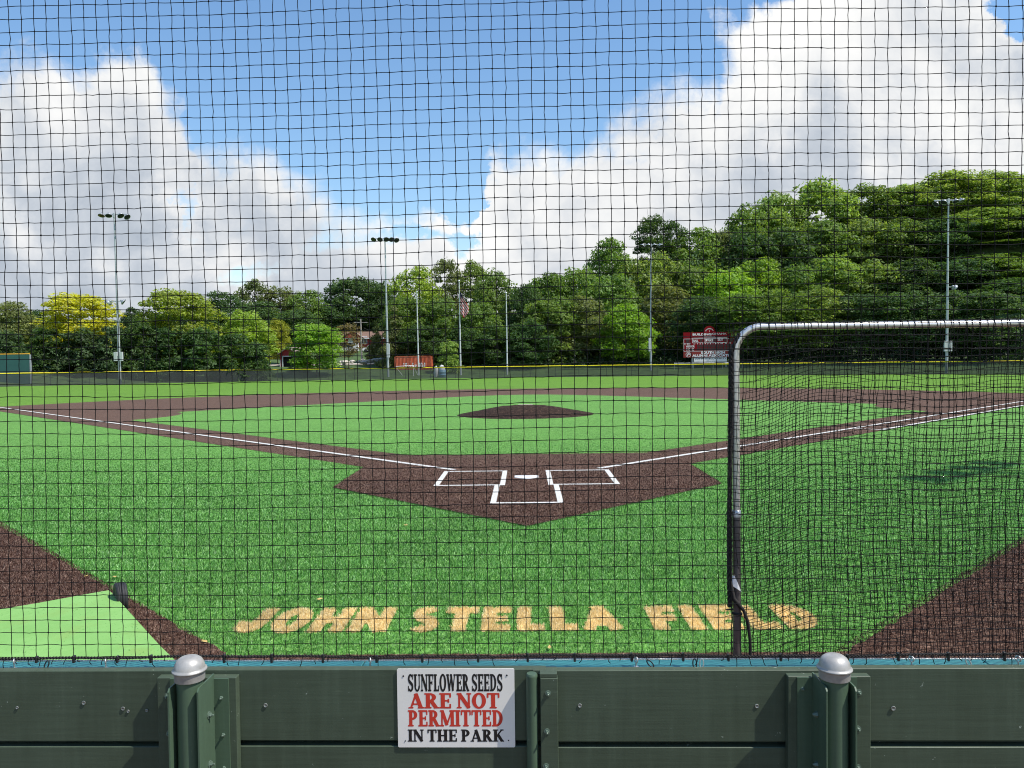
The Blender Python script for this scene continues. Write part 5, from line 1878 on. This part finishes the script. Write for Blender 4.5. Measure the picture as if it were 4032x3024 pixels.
for (x, yt, w, D, c, k_, lb) in (
        (478, 628, 95, 165, 'dark', 'round', 'dark tree behind the large yellow green tree, left of the pointed one'), (548, 601, 88, 172, 'olive', 'tall', 'tall pointed olive tree on the skyline above the yellowish tree'),
        (610, 618, 110, 175, 'olive', 'round', 'olive tree on the skyline above the red shed'), (665, 626, 95, 172, 'mid', 'round', 'green tree on the skyline above the bright green round tree'),
        (762, 596, 140, 182, 'dark', 'round', 'broad dark tree on the skyline above the red house'), (822, 606, 95, 178, 'dark', 'round', 'dark tree on the skyline left of the second floodlight pole'),
        (640, 668, 130, 160, 'dark', 'round', 'dark tree in the second row above the shed roof'), (720, 655, 140, 176, 'dark', 'round', 'dark tree in the second row left of the red house roof'),
        (790, 665, 130, 186, 'dark', 'round', 'dark tree right behind the red house roof'), (560, 650, 120, 158, 'dark', 'round', 'dark tree in the second row behind the yellowish tree'),
        (455, 668, 120, 150, 'dark', 'round', 'dark tree in the second row behind the large yellow green tree'),
        (372, 668, 120, 136, 'dark', 'round', 'dark tree showing through the gaps of the large yellow green tree')):
    tree('tree', 'tree', lb, x, yt, w, D, c, k_, 800, G3)
G4 = 'trees behind the flagpoles'
for (x, yt, w, D, c, k_, lb) in (
        (898, 574, 118, 140, 'ygreen', 'round', 'yellow tipped tree above the second floodlight pole lamps side'), (965, 556, 92, 146, 'olive', 'tall', 'tall olive tree rising left of the flag'),
        (1022, 560, 78, 148, 'light', 'tall', 'tall light green tree rising right of the flag'), (1068, 580, 110, 140, 'mid', 'broad', 'flat topped green tree above the right bare flagpole'),
        (880, 640, 110, 132, 'mid', 'round', 'green tree behind the left bare flagpole'), (950, 640, 120, 133, 'mid', 'round', 'green tree directly behind the flag'),
        (1035, 650, 120, 132, 'mid', 'round', 'green tree in the middle row right of the flag'), (905, 700, 100, 128, 'dark', 'round', 'dark tree right above the orange container'),
        (1000, 705, 95, 128, 'dark', 'round', 'dark tree below the flag'), (1075, 700, 105, 127, 'dark', 'round', 'dark tree at the foot of the right bare flagpole'),
        (1132, 612, 80, 134, 'dark', 'round', 'dark tree at the dip in the skyline'), (1140, 690, 110, 126, 'dark', 'round', 'low dark tree below the dip in the skyline')):
    tree('tree', 'tree', lb, x, yt, w, D, c, k_, 805, G4)
tree('shrub', 'shrub', 'small light green bushy tree at the foot of the flag pole', 968, 735, 58, 121, 'light', 'shrub', None, G4)
G5 = 'trees on the wooded hill'
for (x, yt, w, D, c, k_, lb) in (
        (1185, 588, 95, 142, 'mid', 'round', 'green tree on the low end of the hill skyline'), (1250, 574, 110, 146, 'mid', 'round', 'green tree on the hill skyline left of the third floodlight pole'),
        (1318, 516, 100, 156, 'mid', 'round', 'green tree stepping up the skyline left of the tall dark tree'), (1410, 462, 66, 162, 'dark', 'tall', 'tall dark narrow tree sticking out above the third floodlight lamps'),
        (1452, 474, 56, 163, 'dark', 'tall', 'slimmer dark tree right next to the tall dark one'), (1505, 492, 110, 162, 'mid', 'round', 'green tree on the skyline above the left part of the scoreboard'),
        (1555, 496, 80, 166, 'olive', 'round', 'olive tree at the foot of the steep skyline step'), (1612, 440, 110, 172, 'mid', 'broad', 'green tree on the steep skyline step'),
        (1680, 412, 120, 176, 'light', 'broad', 'light tree on the skyline just right of the steep step'), (1770, 386, 160, 180, 'light', 'broad', 'broad light crown at the first hump of the hill skyline'),
        (1868, 396, 120, 182, 'mid', 'broad', 'green crown in the saddle between the two skyline humps'), (1948, 398, 110, 180, 'light', 'broad', 'light crown just left of the fourth floodlight lamps'),
        (2045, 370, 150, 178, 'light', 'broad', 'pale crown behind the fourth floodlight lamps'), (2135, 368, 130, 178, 'light', 'broad', 'light crown at the top of the hill right of the fourth floodlight'),
        (2205, 380, 100, 186, 'dark', 'round', 'dark crown at the right edge of the hill skyline'),
        (1190, 640, 110, 130, 'mid', 'round', 'mid green tree below the low end of the hill skyline'), (1255, 640, 120, 132, 'olive', 'round', 'olive tree halfway up left of the third floodlight pole'),
        (1325, 590, 120, 142, 'mid', 'round', 'mid green tree halfway up just left of the third floodlight pole'), (1352, 655, 105, 127, 'bright', 'broad', 'bright drooping tree left of the third floodlight pole'),
        (1408, 545, 115, 150, 'light', 'round', 'light tree directly behind the third floodlight pole'), (1440, 615, 130, 138, 'olive', 'round', 'grey olive tree right of the third floodlight pole'),
        (1490, 570, 110, 150, 'mid', 'round', 'mid green tree above the crest of the scoreboard'), (1570, 578, 130, 146, 'bright', 'round', 'bright green tree above the right part of the scoreboard'),
        (1640, 556, 110, 150, 'bright', 'round', 'bright green tree over the left end of the screen tube'), (1605, 500, 130, 164, 'dark', 'round', 'dark crown under the steep skyline step'),
        (1690, 490, 140, 166, 'dark', 'broad', 'dark green crown in the second tier right of the step'), (1780, 468, 140, 168, 'mid', 'broad', 'mid green crown in the second tier under the first hump'),
        (1865, 470, 130, 168, 'light', 'broad', 'light crown in the second tier under the saddle'), (1950, 470, 130, 164, 'mid', 'broad', 'green crown in the second tier left of the fourth floodlight'),
        (2035, 470, 120, 162, 'dark', 'round', 'dark crown in the second tier behind the fourth floodlight pole'), (2120, 450, 140, 164, 'light', 'broad', 'pale crown in the second tier near the right edge'),
        (2200, 460, 120, 164, 'mid', 'round', 'mid green crown in the second tier at the right edge'),
        (1720, 570, 130, 150, 'mid', 'broad', 'green crown in the third tier above the shining part of the tube'), (1800, 548, 130, 152, 'light', 'broad', 'light crown in the third tier above the screen'),
        (1885, 560, 130, 150, 'mid', 'broad', 'green crown in the third tier left of the fourth floodlight pole'), (1970, 560, 120, 146, 'dark', 'round', 'dark crown in the third tier beside the fourth floodlight pole'),
        (2060, 560, 130, 146, 'dark', 'round', 'dark crown in the third tier right of the fourth floodlight pole'), (2150, 550, 140, 148, 'mid', 'round', 'green crown in the third tier near the right edge'),
        (2185, 528, 150, 160, 'mid', 'round', 'green crown low in the second tier at the right edge'), (2125, 560, 140, 156, 'dark', 'round', 'dark crown between the second and third tiers near the right edge'),
        (2195, 600, 150, 138, 'dark', 'round', 'dark tree at the right edge above the screen tube'),
        (1510, 638, 106, 126, 'dark', 'round', 'dark tree directly behind the scoreboard'), (1600, 633, 111, 122, 'mid', 'round', 'tree behind the corner of the screen tube'),
        (1690, 623, 121, 121, 'mid', 'round', 'leafy tree just above the left half of the tube'), (1780, 623, 111, 119, 'light', 'round', 'pale leafy tree just above the shining tube'),
        (1860, 633, 111, 117, 'dark', 'round', 'dark tree just above the tube left of the fourth floodlight pole'), (1950, 628, 111, 114, 'dark', 'round', 'dark tree at the tube beside the fourth floodlight pole'),
        (2045, 628, 121, 112, 'dark', 'round', 'dark tree at the foot of the fourth floodlight pole'), (2140, 628, 136, 108, 'dark', 'round', 'dark tree above the right end of the tube')):
    tree('tree', 'tree', lb, x, yt, w * 1.26, D, c, k_, 748 if (yt >= 620 and x > 1480 and D < 128) else yt + w * 1.35 + 40, G5)


# low dark growth along the foot of the woods: too thick to count
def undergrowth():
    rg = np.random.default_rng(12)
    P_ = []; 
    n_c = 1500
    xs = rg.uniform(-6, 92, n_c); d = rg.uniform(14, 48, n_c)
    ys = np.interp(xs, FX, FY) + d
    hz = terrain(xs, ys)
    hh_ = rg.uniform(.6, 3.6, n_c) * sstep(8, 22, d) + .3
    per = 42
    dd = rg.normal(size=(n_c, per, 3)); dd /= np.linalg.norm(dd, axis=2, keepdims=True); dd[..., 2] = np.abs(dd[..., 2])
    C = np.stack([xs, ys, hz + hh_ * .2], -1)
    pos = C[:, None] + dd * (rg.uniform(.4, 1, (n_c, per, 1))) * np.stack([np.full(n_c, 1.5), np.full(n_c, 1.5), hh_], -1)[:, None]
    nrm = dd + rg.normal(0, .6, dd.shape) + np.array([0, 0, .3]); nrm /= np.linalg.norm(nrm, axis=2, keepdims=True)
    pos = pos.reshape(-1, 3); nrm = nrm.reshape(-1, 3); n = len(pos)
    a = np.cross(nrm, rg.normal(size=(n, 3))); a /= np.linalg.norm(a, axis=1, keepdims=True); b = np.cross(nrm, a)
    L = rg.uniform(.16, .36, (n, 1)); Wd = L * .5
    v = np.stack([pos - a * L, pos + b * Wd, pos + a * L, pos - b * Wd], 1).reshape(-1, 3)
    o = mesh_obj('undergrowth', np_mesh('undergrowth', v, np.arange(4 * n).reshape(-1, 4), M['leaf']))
    o.color = (.022, .048, .014, 1)  # colour lowered to carry the shade under the tree canopy
    tag(o, 'thick dark undergrowth along the foot of the wooded hill', 'undergrowth', kind='stuff')


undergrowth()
